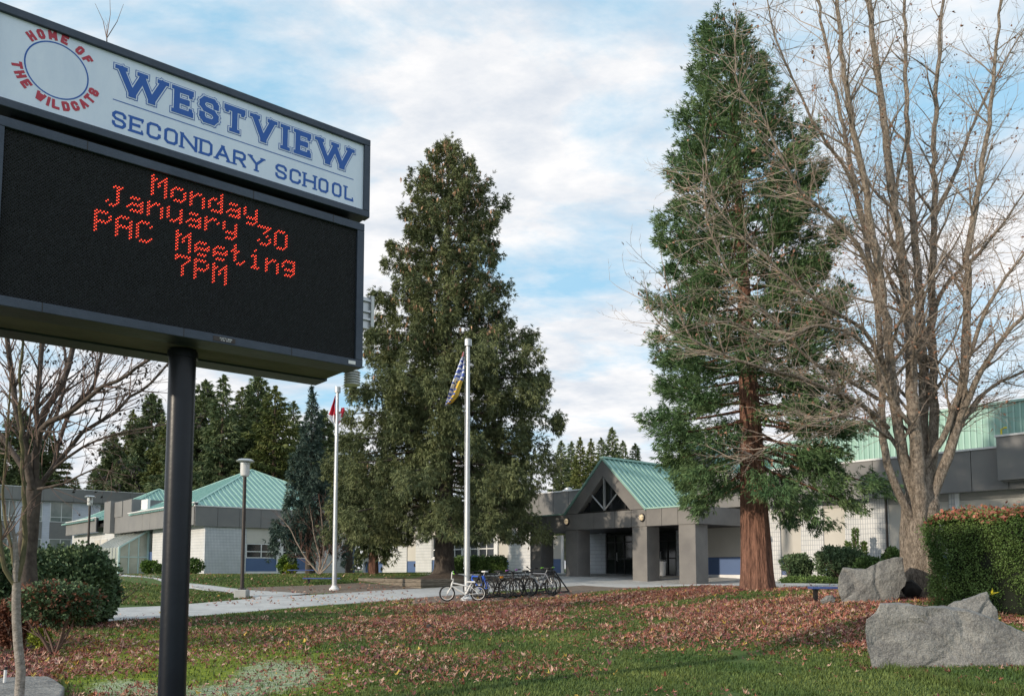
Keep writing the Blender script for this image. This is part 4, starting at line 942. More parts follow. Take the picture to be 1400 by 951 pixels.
sm_.f = [(i * (n + 1) + j, (i + 1) * (n + 1) + j, (i + 1) * (n + 1) + j + 1, i * (n + 1) + j + 1) for i in range(n) for j in range(n)]; sm_.m = [0] * len(sm_.f)
M['soil'] = mat('soil', (.05, .038, .03), (.12, .09, .07), 8, .95, bump=.8, bscale=30)
sm_.build('soil', M['soil'], pe)
# ------------------------------------------------------------------ benches
def bench(px0, px1, py, ph, label, ang=None, end=None):
    # py = top of seat at px0/px1 ; ph = ground y
    g = gp((px0 + px1) / 2, ph); Ln = abs(px1 - px0) / FPX * g.y; 
    ztop = ZE + ray(px0, py)[2] * g.y / ray(px0, py)[1] - g.z
    e = empty('park_bench', g, ang or 0, label, 'bench', 'blue backless benches on the lawns')
    for y in (-.16, .02): MB().box(-Ln / 2, Ln / 2, y - .02, y + .135, ztop - .05, ztop).build('seat_plank', M['bench_blue'], e, bevel=.008)
    for s in (-1, 1):
        x = s * Ln * .36
        MB().box(x - .04, x + .04, -.04, .06, -.1, ztop - .08).build('leg', M['dark_metal'], e); MB().box(x - .03, x + .03, -.17, .14, ztop - .08, ztop - .052).build('bracket', M['dark_metal'], e)
    return e
bench(415, 466, 789.3, 797.5, 'blue bench on the lawn just left of the left flagpole, nearest of the three')
bench(394, 430, 778.3, 785, 'blue bench beside the yellow green shrubs against the left wing')
bench(462, 494, 776.8, 782.5, 'blue bench behind the left flagpole, close to the blue door')
bench(1108, 1162, 801.5, 822, 'blue bench end showing beside the big boulder near the redwood')
# ------------------------------------------------------------------ bike rack
ra = gp(652, 817.5); rbp = gp(766, 809); rv = Vector((rbp.x - ra.x, rbp.y - ra.y, 0)); RL = rv.length; rang = math.atan2(rv.y, rv.x)
rk = empty('bike_rack', ra, rang, 'long low black steel bicycle rack with a top rail and loops', 'bike rack')
rk.rotation_euler = (0, -math.atan2(rbp.z - ra.z, RL), rang)
H_ = .78
MB().path([(.15, 0, H_), (RL * .93, 0, H_)], .03).build('top_rail', M['dark_metal'], rk, sm=True)
for s in (-1, 1): MB().path([(0, s * .42, .04), (RL, s * .42, .04)], .028).build('base_rail', M['dark_metal'], rk, sm=True)
for x0, x1 in ((0, .15), (RL, RL * .93)):
    for s in (-1, 1): MB().tube((x0, s * .42, .04), (x1, 0, H_), .026).build('end_strut', M['dark_metal'], rk, sm=True)
nb = 20
for i in range(nb):
    x = .25 + (RL * .9 - .25) * i / (nb - 1); MB().path([(x, -.42, .05), (x, -.05, H_ - .06), (x, 0, H_ - .02)], .009, n=5).build('bar', M['dark_metal'], rk)
# ------------------------------------------------------------------ bicycles
def bike(loc, ang, fm, label, R=.33, scale=1.0, tyre=None, rimc=None, grip=None, reflector=None, steer=0, lean=0, seat=None, bmx=False, sadz=None):
    e = empty('bicycle', loc, ang, label, 'bicycle', 'bicycles parked at the rack')
    e.rotation_euler = (lean, 0, ang); e.scale = (scale,) * 3
    wb = .98 if bmx else 1.06; rx, fx = -wb / 2, wb / 2
    bb = (-.10, 0, R - .03); hd = (fx - .17, 0, R + .42 if not bmx else R + .36); hd2 = (fx - .13, 0, R + .28 if not bmx else R + .24); st_ = (-.24, 0, R + (.42 if not bmx else .26))
    f = MB()
    tr = .024
    f.tube(hd, hd2, tr * 1.2); f.tube(bb, hd2, tr * 1.15); f.tube(bb, st_, tr); f.tube((st_[0] + .01, 0, st_[2] - .05), (hd[0], 0, hd[2] - .03), tr)
    for s in (-1, 1): f.tube((bb[0], s * .03, bb[2]), (rx, s * .06, R), .012); f.tube((st_[0], s * .02, st_[2] - .04), (rx, s * .06, R), .011)
    f.build('frame', fm, e, sm=True)
    k = MB()
    for s in (-1, 1): k.path([(hd2[0] + .01, s * .05, hd2[2] - .04), (hd2[0] + .06, s * .055, R + .12), (fx, s * .055, R)], .016)
    k.tube((hd2[0] + .01, -.06, hd2[2] - .03), (hd2[0] + .01, .06, hd2[2] - .03), .02); k.build('fork', fm if bmx else M['dark_metal'], e, sm=True)
    h = MB(); hz_ = hd[2] + (.30 if bmx else .16)
    h.tube(hd, (hd[0] - .03, 0, hd[2] + .09), .018); h.tube((hd[0] - .03, 0, hd[2] + .09), (hd[0] + .04, 0, hd[2] + .09), .018)
    if bmx: h.path([(hd[0] - .02, -.30, hz_), (hd[0] + .02, -.12, hz_), (hd[0] + .04, -.05, hd[2] + .09), (hd[0] + .04, .05, hd[2] + .09), (hd[0] + .02, .12, hz_), (hd[0] - .02, .30, hz_)], .013)
    else: h.path([(hd[0] - .03, -.31, hz_), (hd[0] + .03, -.10, hz_ - .03), (hd[0] + .04, 0, hd[2] + .09), (hd[0] + .03, .10, hz_ - .03), (hd[0] - .03, .31, hz_)], .013)
    h = h.build('handlebar', M['dark_metal'] if not bmx else fm, e, sm=True)
    for s in (-1, 1): MB().tube((hd[0] - .01, s * .21, hz_), (hd[0] - .03, s * .32, hz_), .02).build('grip', grip or M['rubber'], h)
    sz_ = sadz or (R + .56 if not bmx else R + .38)
    sp_ = MB().tube((st_[0], 0, st_[2]), (st_[0] - .05, 0, sz_ - .04), .014).build('seat_post', M['alu'], e)
    MB().prism([(-.15 + st_[0], -.07), (-.15 + st_[0], .07), (st_[0] - .02, .05), (st_[0] + .12, .018), (st_[0] + .12, -.018), (st_[0] - .02, -.05)], 2, sz_ - .04, sz_ + .01).build('saddle', seat or M['rubber'], e, bevel=.015)
    for x in (rx, fx):
        w = empty('wheel', (x, 0, R)); w.parent = e
        MB().torus((0, 0, 0), R - .022, .023).build('tyre', tyre or M['rubber'], w, sm=True); MB().torus((0, 0, 0), R - .052, .012, k=5).build('rim', rimc or M['dark_metal'], w)
        s_ = MB()
        for i in range(16): t_ = 2 * PI * i / 16; s_.tube((0, (.025 if i % 2 else -.025), 0), ((R - .05) * math.cos(t_), 0, (R - .05) * math.sin(t_)), .002, n=3, cap=False)
        s_.tube((0, -.04, 0), (0, .04, 0), .02); s_.build('spokes', M['alu'], w)
    c = MB(); c.torus((bb[0], -.05, bb[2]), .085, .008, n=20, k=4); c.tube((bb[0], -.05, bb[2]), (bb[0] + .13, -.07, bb[2] - .09), .012); c.tube((bb[0], .05, bb[2]), (bb[0] - .13, .07, bb[2] + .09), .012)
    for sx, sy, sz2 in ((.13, -.11, -.09), (-.13, .11, .09)): c.box(bb[0] + sx - .045, bb[0] + sx + .045, sy - .04, sy + .04, bb[2] + sz2 - .012, bb[2] + sz2 + .012)
    c.build('crank', M['dark_metal'], e)
    MB().path([(bb[0], -.05, bb[2] + .085), (rx, -.05, R + .035), (rx - .03, -.05, R), (rx, -.05, R - .035), (bb[0], -.05, bb[2] - .085)], .006, n=4).build('chain', M['dark_metal'], e)
    if reflector: MB().box(rx - .03 + .16, rx + .05 + .16, -.04, .04, R + .34, R + .40).build('reflector', reflector, e)
    return e
M['gold'] = mat('orange_reflector', (.8, .3, .02), rough=.3); M['lime'] = mat('lime_grip', (.25, .65, .05), rough=.5); M['purple'] = mat('purple_grip', (.35, .08, .45), rough=.5)
M['bike_blue'] = mat('bike_blue', (.02, .10, .55), rough=.35); M['bike_grey'] = mat('bike_grey', (.22, .23, .26), rough=.35, metal=.4); M['bike_black'] = mat('bike_black', (.02, .02, .025), rough=.4)
def on(px, py): return gp(px, py)
wpt = on(632.5, 821.5); bike(wpt, math.radians(186), M['white_paint'], 'small white stunt bicycle leaning on the right flagpole', R=.25, scale=1.0, rimc=M['white_paint'], bmx=True, lean=-.12, seat=M['white_paint'], grip=M['lime'])
def rackp(t_, off=0): 
    p = ra + rv.normalized() * t_; q = Vector((-math.sin(rang), math.cos(rang), 0)); p = p + q * off; p.z = gz(p.x, p.y); return p
pr = rang + PI / 2
bike(rackp(.15, .1), pr - .1, M['bike_blue'], 'bright blue bicycle at the left end of the rack behind the flagpole', lean=.06, seat=M['white_paint'])
bike(rackp(.62, -.15), pr + .15, M['bike_black'], 'black bicycle with an orange reflector, second from the left in the rack', reflector=M['gold'], lean=-.05)
bike(rackp(1.35, .05), pr + PI + .12, M['bike_black'], 'black bicycle with purple grips in the middle of the rack', grip=M['purple'], lean=.05)
bike(rackp(2.0, -.1), pr - .1, M['bike_black'], 'black bicycle wedged between the purple gripped one and the grey mountain bike', lean=-.04)
bike(rackp(2.65, -.35), pr + .12, M['bike_grey'], 'tall grey mountain bike sticking out in front of the rack', scale=1.07, lean=.08)
bike(rackp(3.35, .1), pr + PI - .1, M['bike_black'], 'small dark bicycle with lime green grips at the right end of the rack', R=.27, bmx=True, grip=M['lime'], lean=.03)
# ------------------------------------------------------------------ small things near the camera
g = gp(5, 943); e = empty('marker_stake', g, 0, 'thin white plastic stake with a black tip at the far left', 'stake')
MB().tube((0, 0, -.05), (.012, 0, .25), .018, n=10).build('shaft', M['white_paint'], e, sm=True); MB().tube((.012, 0, .251), (.014, 0, .285), .019, n=10).build('tip', M['rubber'], e, sm=True)
g = gp(20, 960)
def rock(name, outline, Y, depths, scales, mt, label, cat='boulder', seed=1, amp=.05, res=2, group=None, shear=0.0):
    # front outline (px at distance Y) lofted to real depth, displaced with noise
    P = [at(x, y, Y) for x, y in outline]; n0 = len(P)
    c = sum(P, Vector()) / n0; zb = min(p.z for p in P)
    # densify
    Q = []
    for i in range(n0):
        a, b_ = P[i], P[(i + 1) % n0]; m_ = max(1, int((b_ - a).length / .09))
        for k in range(m_): Q.append(a.lerp(b_, k / m_))
    n = len(Q); bm = bmesh.new(); rings = []
    for d, s in zip(depths, scales):
        ring_ = []
        for p in Q:
            hh_ = zb + (p.z - zb) * (s if s < 1 else 1); dd_ = d + shear * (p.z - zb)
            q = Vector((c.x + (p.x - c.x) * s, Y, hh_)); q += Vector((c.x / Y, 1, (hh_ - ZE) / Y * .8)) * dd_
            # follow the line of sight so the outline keeps its real size with distance
            ring_.append(bm.verts.new(q))
        rings.append(ring_)
    for r0_, r1_ in zip(rings[:-1], rings[1:]):
        for i in range(n): bm.faces.new((r0_[i], r0_[(i + 1) % n], r1_[(i + 1) % n], r1_[i]))
    for ring_, fl in ((rings[0], True), (rings[-1], False)):
        # concentric cap
        prev = ring_
        cc_ = sum((v.co for v in ring_), Vector()) / n
        for s in (.82, .62, .42, .22):
            nr_ = [bm.verts.new(cc_ + (v.co - cc_) * s + Vector((0, (-.05 if fl else .05) * (1 - s), 0))) for v in ring_]
            for i in range(n): bm.faces.new((prev[i], nr_[i], nr_[(i + 1) % n], prev[(i + 1) % n]))
            prev = nr_
        bm.faces.new(prev if fl else prev[::-1])
    bmesh.ops.triangulate(bm, faces=[f for f in bm.faces if len(f.verts) > 4]); bmesh.ops.recalc_face_normals(bm, faces=bm.faces)
    bmesh.ops.subdivide_edges(bm, edges=bm.edges, cuts=1, use_grid_fill=True); bm.normal_update()
    for v in bm.verts:
        q = v.co * 1.0; f_ = noise.fractal(q * 1.7 + Vector((seed, 0, 0)), 1, 2, 4) * amp + noise.fractal(q * 7 + Vector((0, seed, 0)), 1, 2, 4) * amp * .28 - max(0, noise.noise(q * 5 + Vector((4, 4, 4))) - .35) * .06; f_ -= max(0, .10 - abs(noise.noise(q * 1.1 + Vector((seed * 3, 1, 2))))) * amp * 14; w_ = noise.voronoi(q * 1.5 + Vector((seed, seed, 0)))[0]; f_ += (w_[0] - .35) * amp * .7 - max(0, .05 - (w_[1] - w_[0])) * amp * 9
        v.co += v.normal * f_
    bm.normal_update()
    me = bpy.data.meshes.new(name); bm.to_mesh(me); bm.free(); me.materials.append(mt)
    o = bpy.data.objects.new(name, me); COL.objects.link(o)
    base = Vector((c.x, Y, zb)); me.transform(Matrix.Translation(-base)); o.location = base
    me.polygons.foreach_set('use_smooth', [True] * len(me.polygons))
    try: me.set_sharp_from_angle(angle=math.radians(22))
    except Exception: pass
    return tag(o, label, cat, group)
Yb = gp(1230, 915).y
rock('boulder', [(1182, 846), (1196, 836), (1202, 825), (1226, 824), (1264, 829), (1292, 827), (1320, 833), (1365, 848), (1400, 864), (1450, 900), (1462, 950), (1400, 950), (1330, 947), (1290, 930), (1240, 925), (1192, 912), (1184, 890), (1180, 860)], Yb, [0, .04, .35, .95, 1.3], [.985, 1.0, 1.0, .93, .75], M['rock'], 'largest grey granite boulder at the lower right corner, long and flat faced', seed=3, amp=.028, shear=.12)
rock('boulder', [(1290, 830), (1304, 822), (1322, 818), (1349, 809), (1354, 818), (1361, 828), (1365, 838), (1368, 860), (1290, 860)], Yb + 1.25, [0, .1, .5, .8], [.97, 1, .9, .6], M['rock'], 'small pointed rock peeking up behind the largest boulder', seed=9, amp=.03)
Yc = gp(1190, 823).y
rock('boulder', [(1146, 788), (1152, 776), (1184, 778), (1202, 767), (1224, 761), (1234, 762), (1236, 778), (1240, 792), (1238, 800), (1232, 806), (1230, 816), (1225, 821), (1150, 824), (1146, 805)], Yc, [0, .04, .4, .9, 1.2], [.985, 1, .98, .9, .7], M['rock'], 'mid sized cracked grey boulder in front of the forked bare tree', seed=5, amp=.026, shear=.1)
rock('boulder', [(1232, 806), (1238, 793), (1246, 791), (1262, 806), (1258, 814), (1236, 815)], Yc + .7, [0, .2, .5], [.95, 1, .7], M['rock_dark'], 'low black rock tucked against the right side of the mid sized boulder', seed=8, amp=.03)
rock('stone', [(1122, 821), (1130, 814), (1138, 813), (1143, 818), (1142, 824), (1124, 824)], Yc - .1, [0, .1, .25], [.95, 1, .7], M['rock'], 'small brown stone on the leaves under the blue bench end', 'stone', seed=11, amp=.02)
Yd = gp(586, 860).y
rock('dark_clump', [(582, 859), (583, 854), (587, 852), (591, 855), (592, 859)], Yd, [0, .05, .1], [.9, 1, .7], M['rock_dark'], 'small black lump lying alone on the leafy lawn', 'stone', seed=13, amp=.01)
# stone slab at the lower left
sb_ = MB(); pts = [gp(x, y) for x, y in ((-30, 955), (0, 934), (30, 931), (66, 930), (76, 937), (88, 950), (80, 975), (-30, 985))]
cz = max(p.z for p in pts) + .06
o = MB().prism([(p.x, p.y) for p in pts], 2, cz - .25, cz).build('stone_slab', M['rock'], None, bevel=.02); tag(o, 'flat grey stone slab set in the ground at lower left', 'stone')
o = None
# yellow leaf standing on the rock
p = at(1355, 811, Yb + 1.5)
# ------------------------------------------------------------------ vegetation helpers
def rnd(n, a=0., b=1.): return RNG.uniform(a, b, n)
def unit(v): return v / np.maximum(np.linalg.norm(v, axis=-1, keepdims=True), 1e-9)
def sprig(P, D, L, w, K, spread, droop=0.0):
    """K thin leaf triangles fanned about direction D from each point P."""
    n = len(P); P = np.repeat(P, K, 0); D = np.repeat(D, K, 0); L = np.repeat(np.broadcast_to(L, n), K) * rnd(n * K, .6, 1.1)
    d = unit(D + RNG.normal(0, spread, D.shape)); s = unit(np.cross(d, RNG.normal(0, 1, D.shape)))
    st = P + RNG.normal(0, .02, P.shape); ww = np.repeat(np.broadcast_to(w, n), K)[:, None]
    tip = st + d * L[:, None]; tip[:, 2] -= droop * L
    mid = st + d * (L * .45)[:, None]
    V = np.stack([st, mid + s * ww * .5, tip, mid - s * ww * .5], 1)
    return V.reshape(-1, 3)
def quads(V): n = len(V) // 4; return np.arange(n * 4).reshape(n, 4)
def segmesh(P0, P1, R0_, R1_, n=4):
    P0 = np.array(P0, float); P1 = np.array(P1, float); R0_ = np.array(R0_, float); R1_ = np.array(R1_, float)
    d = unit(P1 - P0); h = np.where(np.abs(d[:, 2:3]) < .9, np.array([[0, 0, 1.]]), np.array([[1., 0, 0]])); a = unit(np.cross(d, h)); b = np.cross(d, a); V = []
    for P, R in ((P0, R0_), (P1 + d * R1_[:, None] * .3, R1_)):
        for k in range(n): t = 2 * PI * k / n; V.append(P + (a * math.cos(t) + b * math.sin(t)) * R[:, None])
    V = np.stack(V, 1); m = len(P0); base = (np.arange(m) * 2 * n)[:, None, None]
    F = np.array([[k, (k + 1) % n, n + (k + 1) % n, n + k] for k in range(n)])[None]
    return V.reshape(-1, 3), (base + F).reshape(-1, 4)
def trunk_mesh(pts, rs, n=24, flare=None, ridges=0, seed=0, amp=.0):
    """bark-ridged trunk, returns V,F"""
    pts = np.array(pts, float); zz = np.linspace(0, 1, 60); s = np.linspace(0, 1, len(pts))
    P = np.stack([np.interp(zz, s, pts[:, i]) for i in range(3)], 1); R = np.interp(zz, s, rs); V = []
    for i, (p, r) in enumerate(zip(P, R)):
        t = np.arange(n) * 2 * PI / n; rr = r * (1 + amp * np.sin(t * ridges + .6 * math.sin(i * .2) + seed) + amp * .6 * np.sin(t * (ridges * 2 + 1) - i * .12))
        if flare: rr = rr * (1 + flare[0] * math.exp(-i / flare[1]) * (1 + .45 * np.sin(t * 5 + seed)))
        V.append(np.stack([p[0] + rr * np.cos(t), p[1] + rr * np.sin(t), np.full(n, p[2])], 1))
    V = np.concatenate(V); m = len(P)
    F = np.array([[i * n + k, i * n + (k + 1) % n, (i + 1) * n + (k + 1) % n, (i + 1) * n + k] for i in range(m - 1) for k in range(n)])
    return V, F

def conifer_geo(H, h0, prof, nb, style, seed, dens=1.0, leafw=.05, leafl=.3, zmin=-9):
    """prof(frac, az)->radius. Local coords, base at origin. Returns crown V, wood segs, cone points"""
    global RNG
    save = RNG; RNG = np.random.default_rng(seed)
    C = []; S0 = []; S1 = []; r0_ = []; r1_ = []; cones = []
    for i in range(nb):
        f = (i + rnd(1)[0]) / nb; f = f ** .92; h = h0 + (H - h0) * f
        az = i * 2.39996 + rnd(1)[0] * .5
        R = prof(h / H, az) * (rnd(1, .72, 1.06)[0] if style != 'spruce' else rnd(1, .70, 1.14)[0])
        if R < .08: continue
        out = np.array([math.cos(az), math.sin(az), 0]); lat = np.array([-math.sin(az), math.cos(az), 0])
        m = 9; t = np.linspace(0, 1, m)
        if style == 'spruce': zc = (.25 * f - .02) * R * t - (.40 * (1 - f)) * R * t ** 2 + .20 * R * t ** 3
        elif style == 'seq': zc = -.18 * R * t * (1 - f) + .40 * R * t ** 2.2 * f + (.10 + .22 * (f > .4)) * R * t ** 3 - .45 * R * t ** 1.5 * max(0, 1 - f / .22)
        else: zc = (.15 * f) * R * t - .30 * R * t ** 2 * (1 - f * .6) + .12 * R * t ** 3
        bend = rnd(1, -.18, .18)[0]
        P = out[None] * (R * t)[:, None] + lat[None] * (bend * R * t ** 2)[:, None]; P[:, 2] = h + zc
        rb = .012 + .012 * R
        for k in range(m - 2): S0.append(P[k]); S1.append(P[k + 1]); r0_.append(rb * (1 - t[k] * .8)); r1_.append(rb * (1 - t[k + 1] * .8))
        ns = max(4, int(dens * (10 * R + 5.5 * R * R)))
        tt = rnd(ns) ** (.62 if style != 'seq' else .42); tt = .12 + .88 * tt if style != 'seq' else (.36 + .64 * tt)
        base = np.stack([np.interp(tt, t, P[:, q]) for q in range(3)], 1)
        wd = (.26 * R * (1 - tt * .78) + .12); v = RNG.normal(0, .55, ns).clip(-1.2, 1.2)
        off = lat[None] * (v * wd)[:, None]
        base = base + off; 
        if style == 'spruce':
            # pendulous branchlets: points are gathered on curtains that hang from a few anchors
            nc = max(3, int(3 + R * 2.6)); ci = RNG.integers(0, nc, ns); ct = .22 + .78 * rnd(nc) ** .6; cvv = RNG.normal(0, .55, nc).clip(-1.1, 1.1)
            anc = np.stack([np.interp(ct, t, P[:, q]) for q in range(3)], 1) + lat[None] * (cvv * (.26 * R * (1 - ct * .7) + .12))[:, None]
            base = anc[ci] + RNG.normal(0, .06 + .017 * R, (ns, 3)); hl = (.16 + (.95 * (1 - f) + .12) * rnd(nc, .25, 1.1))[ci]
            hh = rnd(ns) ** 1.1; base[:, 2] -= hh * hl; kk = (base[:, 2] > zmin + .8 * (np.hypot(base[:, 0], base[:, 1]) < 1.6)); base, hh = base[kk], hh[kk]; ns = len(base)
            if ns < 1: continue
            base += (out[None] * .0 + lat[None] * 0)
            D = out[None] * (.45 * (1 - hh) + .18)[:, None] + RNG.normal(0, .25, (ns, 3)) + np.array([[0, 0, 1.]]) * (-.25 - .9 * (1 - f) * hh + .6 * f)[:, None]
            C.append(sprig(base, unit(D), leafl * rnd(ns, .7, 1.2), leafw, 8, .5, .1))
        elif style == 'seq':
            # tufts of upturned sprays near the ends
            nc = max(4, int(5 + R * 5)); ci = RNG.integers(0, nc, ns); ct = .34 + .66 * rnd(nc) ** .6; cvv = RNG.normal(0, .6, nc).clip(-1.2, 1.2)
            anc = np.stack([np.interp(ct, t, P[:, q]) for q in range(3)], 1) + lat[None] * (cvv * (.30 * R * (1 - ct * .6) + .10))[:, None] + np.array([[0, 0, 1.]]) * rnd(nc, -.05, .12)[:, None]
            base = anc[ci] + RNG.normal(0, .075 + .018 * R, (ns, 3)); v = cvv[ci]; D = out[None] * .7 + lat[None] * v[:, None] * .7 + np.array([[0, 0, -.75 + 1.2 * min(1, f / .3)]])
            C.append(sprig(base, unit(D), leafl * rnd(ns, .7, 1.3), leafw, 7, .50, .05))
        else:
            base[:, 2] -= rnd(ns) * .3 * (1 - f); D = out[None] * .6 + lat[None] * v[:, None] * .6 + np.array([[0, 0, -.25]])
            C.append(sprig(base, unit(D), leafl * rnd(ns, .7, 1.3), leafw, 4, .5, .15))
        if style == 'spruce' and rnd(1)[0] < .2 + .6 * (f > .42):
            q = rnd(int(2 + 7 * (f > .4)), .5, 1); cp_ = np.stack([np.interp(q, t, P[:, w]) for w in range(3)], 1) + lat[None] * RNG.normal(0, .14 * R, (len(q), 1)); cp_[:, 2] -= .12; cones.append(cp_)
    # leader
    n = 60; z = rnd(n, H - .9, H); b = np.stack([RNG.normal(0, .03, n), RNG.normal(0, .03, n), z], 1); a_ = rnd(n, 0, 2 * PI)
    C.append(sprig(b, unit(np.stack([np.cos(a_), np.sin(a_), np.full(n, .9)], 1)), .22, leafw, 5, .3))
    out_ = np.concatenate(C), (S0, S1, r0_, r1_), (np.concatenate(cones) if cones else None)
    RNG = save
    return out_
def proftab(tabL, tabR, front=None):
    def f(h, az):
        s = math.cos(az); l = np.interp(h, [a for a, _ in tabL], [b for _, b in tabL]); r = np.interp(h, [a for a, _ in tabR], [b for _, b in tabR])
        k = (1 + s) / 2; return l * (1 - k) + r * k
    return f
def measure(base_px, rows, D, zb, H):
    L_, R_ = [], []
    for y, xl, xr in rows:
        z = ZE + ray(base_px, y)[2] * D / ray(base_px, y)[1]; h = (z - zb) / H
        L_.append((h, (base_px - xl) / FPX * D)); R_.append((h, (xr - base_px) / FPX * D))
    L_.sort(); R_.sort(); return proftab(L_, R_)

# ---- big spruce
D = 37.0; b0 = at(607, 785, D); zb = b0.z; Htop = ZE + ray(612, 190)[2] * D / ray(612, 190)[1] - zb
pf = measure(608, [(190, 606, 612), (205, 592, 630), (240, 568, 660), (280, 550, 682), (310, 540, 688), (345, 532, 688), (380, 522, 686), (410, 512, 694), (450, 504, 716), (500, 484, 744), (560, 466, 756), (620, 446, 768), (680, 444, 774), (720, 452, 770), (750, 480, 750)], D, zb, Htop)
sp_e = empty('spruce_tree', (b0.x, b0.y, zb), 0, 'huge olive green spruce with hanging branches growing in the timber planter', 'spruce tree')
CV, (a, b_, c, d), cones = conifer_geo(Htop, 2.3, pf, 245, 'spruce', 5, dens=3.0, leafw=.034, leafl=.20, zmin=1.45)
npobj('crown', CV, quads(CV), M['spruce'], sp_e)
V, F = segmesh(a, b_, c, d, 4); npobj('limbs', V, F, M['bark_spruce'], sp_e)
cv = sprig(cones, np.tile([[0, 0, -1.]], (len(cones), 1)), .22, .065, 3, .14); npobj('cones', cv, quads(cv), M['cone'], sp_e)['kind'] = 'stuff'
V, F = trunk_mesh([(0, 0, -.15), (0, 0, 1.2), (.05, 0, Htop * .5), (.08, 0, Htop - .4)], [.48, .40, .24, .03], flare=(.75, 2.2), ridges=7, amp=.05); npobj('trunk', V, F, M['bark_spruce'], sp_e, sm=True)
# ---- sequoia
D = 24.0; g = gp(1036, 804); b0 = Vector((at(1036, 804, D).x, D, gz(at(1036, 804, D).x, D))); zb = b0.z; Htop = ZE + ray(1010, 42)[2] * D / ray(1010, 42)[1] - zb
pf = measure(1018, [(26, 1008, 1024), (50, 975, 1040), (100, 962, 1060), (150, 950, 1080), (200, 934, 1108), (250, 926, 1125), (300, 914, 1140), (350, 905, 1158), (400, 888, 1160), (450, 876, 1170), (500, 870, 1182), (560, 866, 1188), (600, 862, 1186), (640, 890, 1186), (670, 930, 1165), (690, 985, 1140)], D, zb, Htop)
sq = empty('redwood_tree', b0, 0, 'tall conical sequoia with a thick red brown trunk right of the entrance', 'redwood tree')
CV, (a, b_, c, d), _ = conifer_geo(Htop, 3.1, pf, 225, 'seq', 12, dens=3.5, leafw=.026, leafl=.19)
lean = lambda V: (lambda W_: (W_.__setitem__((slice(None), 0), W_[:, 0] - .034 * np.clip(W_[:, 2] - 3, 0, 99)), W_)[1])(np.array(V, float))
CV = lean(CV); npobj('crown', CV, quads(CV), M['sequoia'], sq)
V, F = segmesh(lean(a), lean(b_), c, d, 4); npobj('limbs', V, F, M['bark_seq'], sq)
V, F = trunk_mesh(lean([(0, 0, -.25), (-.02, 0, 1.2), (-.05, 0, 3.6), (0, 0, Htop * .55), (0, 0, Htop - .3)]), [.46, .42, .34, .17, .03], n=56, flare=(.28, 3), ridges=11, amp=.045, seed=2); npobj('trunk', V, F, M['bark_seq'], sq, sm=True)
# ---- blue spruce by the wing and the dark conifer at its right
def small_conifer(px, Yd, ytop, halfpx, label, mt, style='spruce', seed=1, h0=1.0, nb=110, name='conifer_tree', dens=1.2, trunkr=.16, cat='conifer', group=None, ybase=None, trunkmat='bark_spruce', leafw=.06, leafl=.34, botfrac=.9):
    X = (px - CX) / FPX * Yd; zb = gz(X, Yd); H = ZE + ray(px, ytop)[2] * Yd / ray(px, ytop)[1] - zb; Rm = halfpx / FPX * Yd
    p = lambda h, az: Rm * min(1, (1 - h) / .72) * (.9 + .2 * math.sin(az * 3 + h * 9)) * (1 if h > .15 else botfrac)
    e = empty(name, (X, Yd, zb), 0, label, cat, group)
    CV, (a, b_, c, d), _ = conifer_geo(H, h0, p, nb, style, seed, dens, leafw, leafl)
    npobj('crown', CV, quads(CV), mt, e); V, F = segmesh(a, b_, c, d, 3); npobj('limbs', V, F, M['bark_spruce'], e)
    V, F = trunk_mesh([(0, 0, -.2), (0, 0, H * .5), (0, 0, H - .3)], [trunkr, trunkr * .6, .02], n=12); npobj('trunk', V, F, M[trunkmat], e, sm=True)
    return e
small_conifer(423, 47, 529, 46, 'blue green spruce standing in front of the left wing corner', M['bluespruce'], seed=21, h0=2.0, nb=150, dens=2.4, trunkr=.22, leafw=.05, leafl=.26)
small_conifer(511, 44, 640, 36, 'small dark conifer with a bare brown stem left of the planter', M['spruce'], seed=22, h0=1.6, nb=70, dens=1.5, trunkr=.3, trunkmat='bark_seq')
# ---- far conifers: three shared builds
protos = []
for k, (mt, st_, sd_) in enumerate((('farfir', 'fir', 31), ('farfir2', 'fir', 32), ('farfir', 'fir', 33), ('farfir2', 'fir', 34))):
    Hn = 20.0; wid = (4.6, 3.9, 3.6, 3.2)[k]
    p = lambda h, az, wid=wid, k=k: wid * min(1, ((1 - h) / (.7, .6, .85, .75)[k]) ** .85) * (.55 + .6 * abs(math.sin(az * 2.3 + h * 23 + k)) ** 1.5)
    CV, (a, b_, c, d), _ = conifer_geo(Hn, 2.2, p, 170, 'spruce' if k == 0 else 'fir', sd_, 1.25, .12, .48)
    cm = npmesh('far_crown', CV, quads(CV), M[mt])
    V, F = segmesh(a, b_, c, d, 3); V2, F2 = trunk_mesh([(0, 0, -1), (0, 0, 10), (0, 0, 19.5)], [.32, .2, .03], n=8)
    tm = npmesh('far_trunk', V2, F2, M['twig'], True); lm = npmesh('far_limbs', V, F, M['bark_spruce']); protos.append((cm, lm, tm))
def far_tree(px, Yd, ytop, k, label, wx=1.0, group='conifers in the wood behind the school'):
    X = (px - CX) / FPX * Yd; zb = ZE - .3; H = ZE + ray(px, ytop)[2] * Yd / ray(px, ytop)[1] - zb
    e = empty('conifer_tree', (X, Yd, zb), random.uniform(0, 6.28), label, 'conifer', group); s = H / 20; e.scale = (s * wx, s * wx, s)
    for nm, me in zip(('crown', 'limbs', 'trunk'), protos[k]): link(bpy.data.objects.new(nm, me), e)
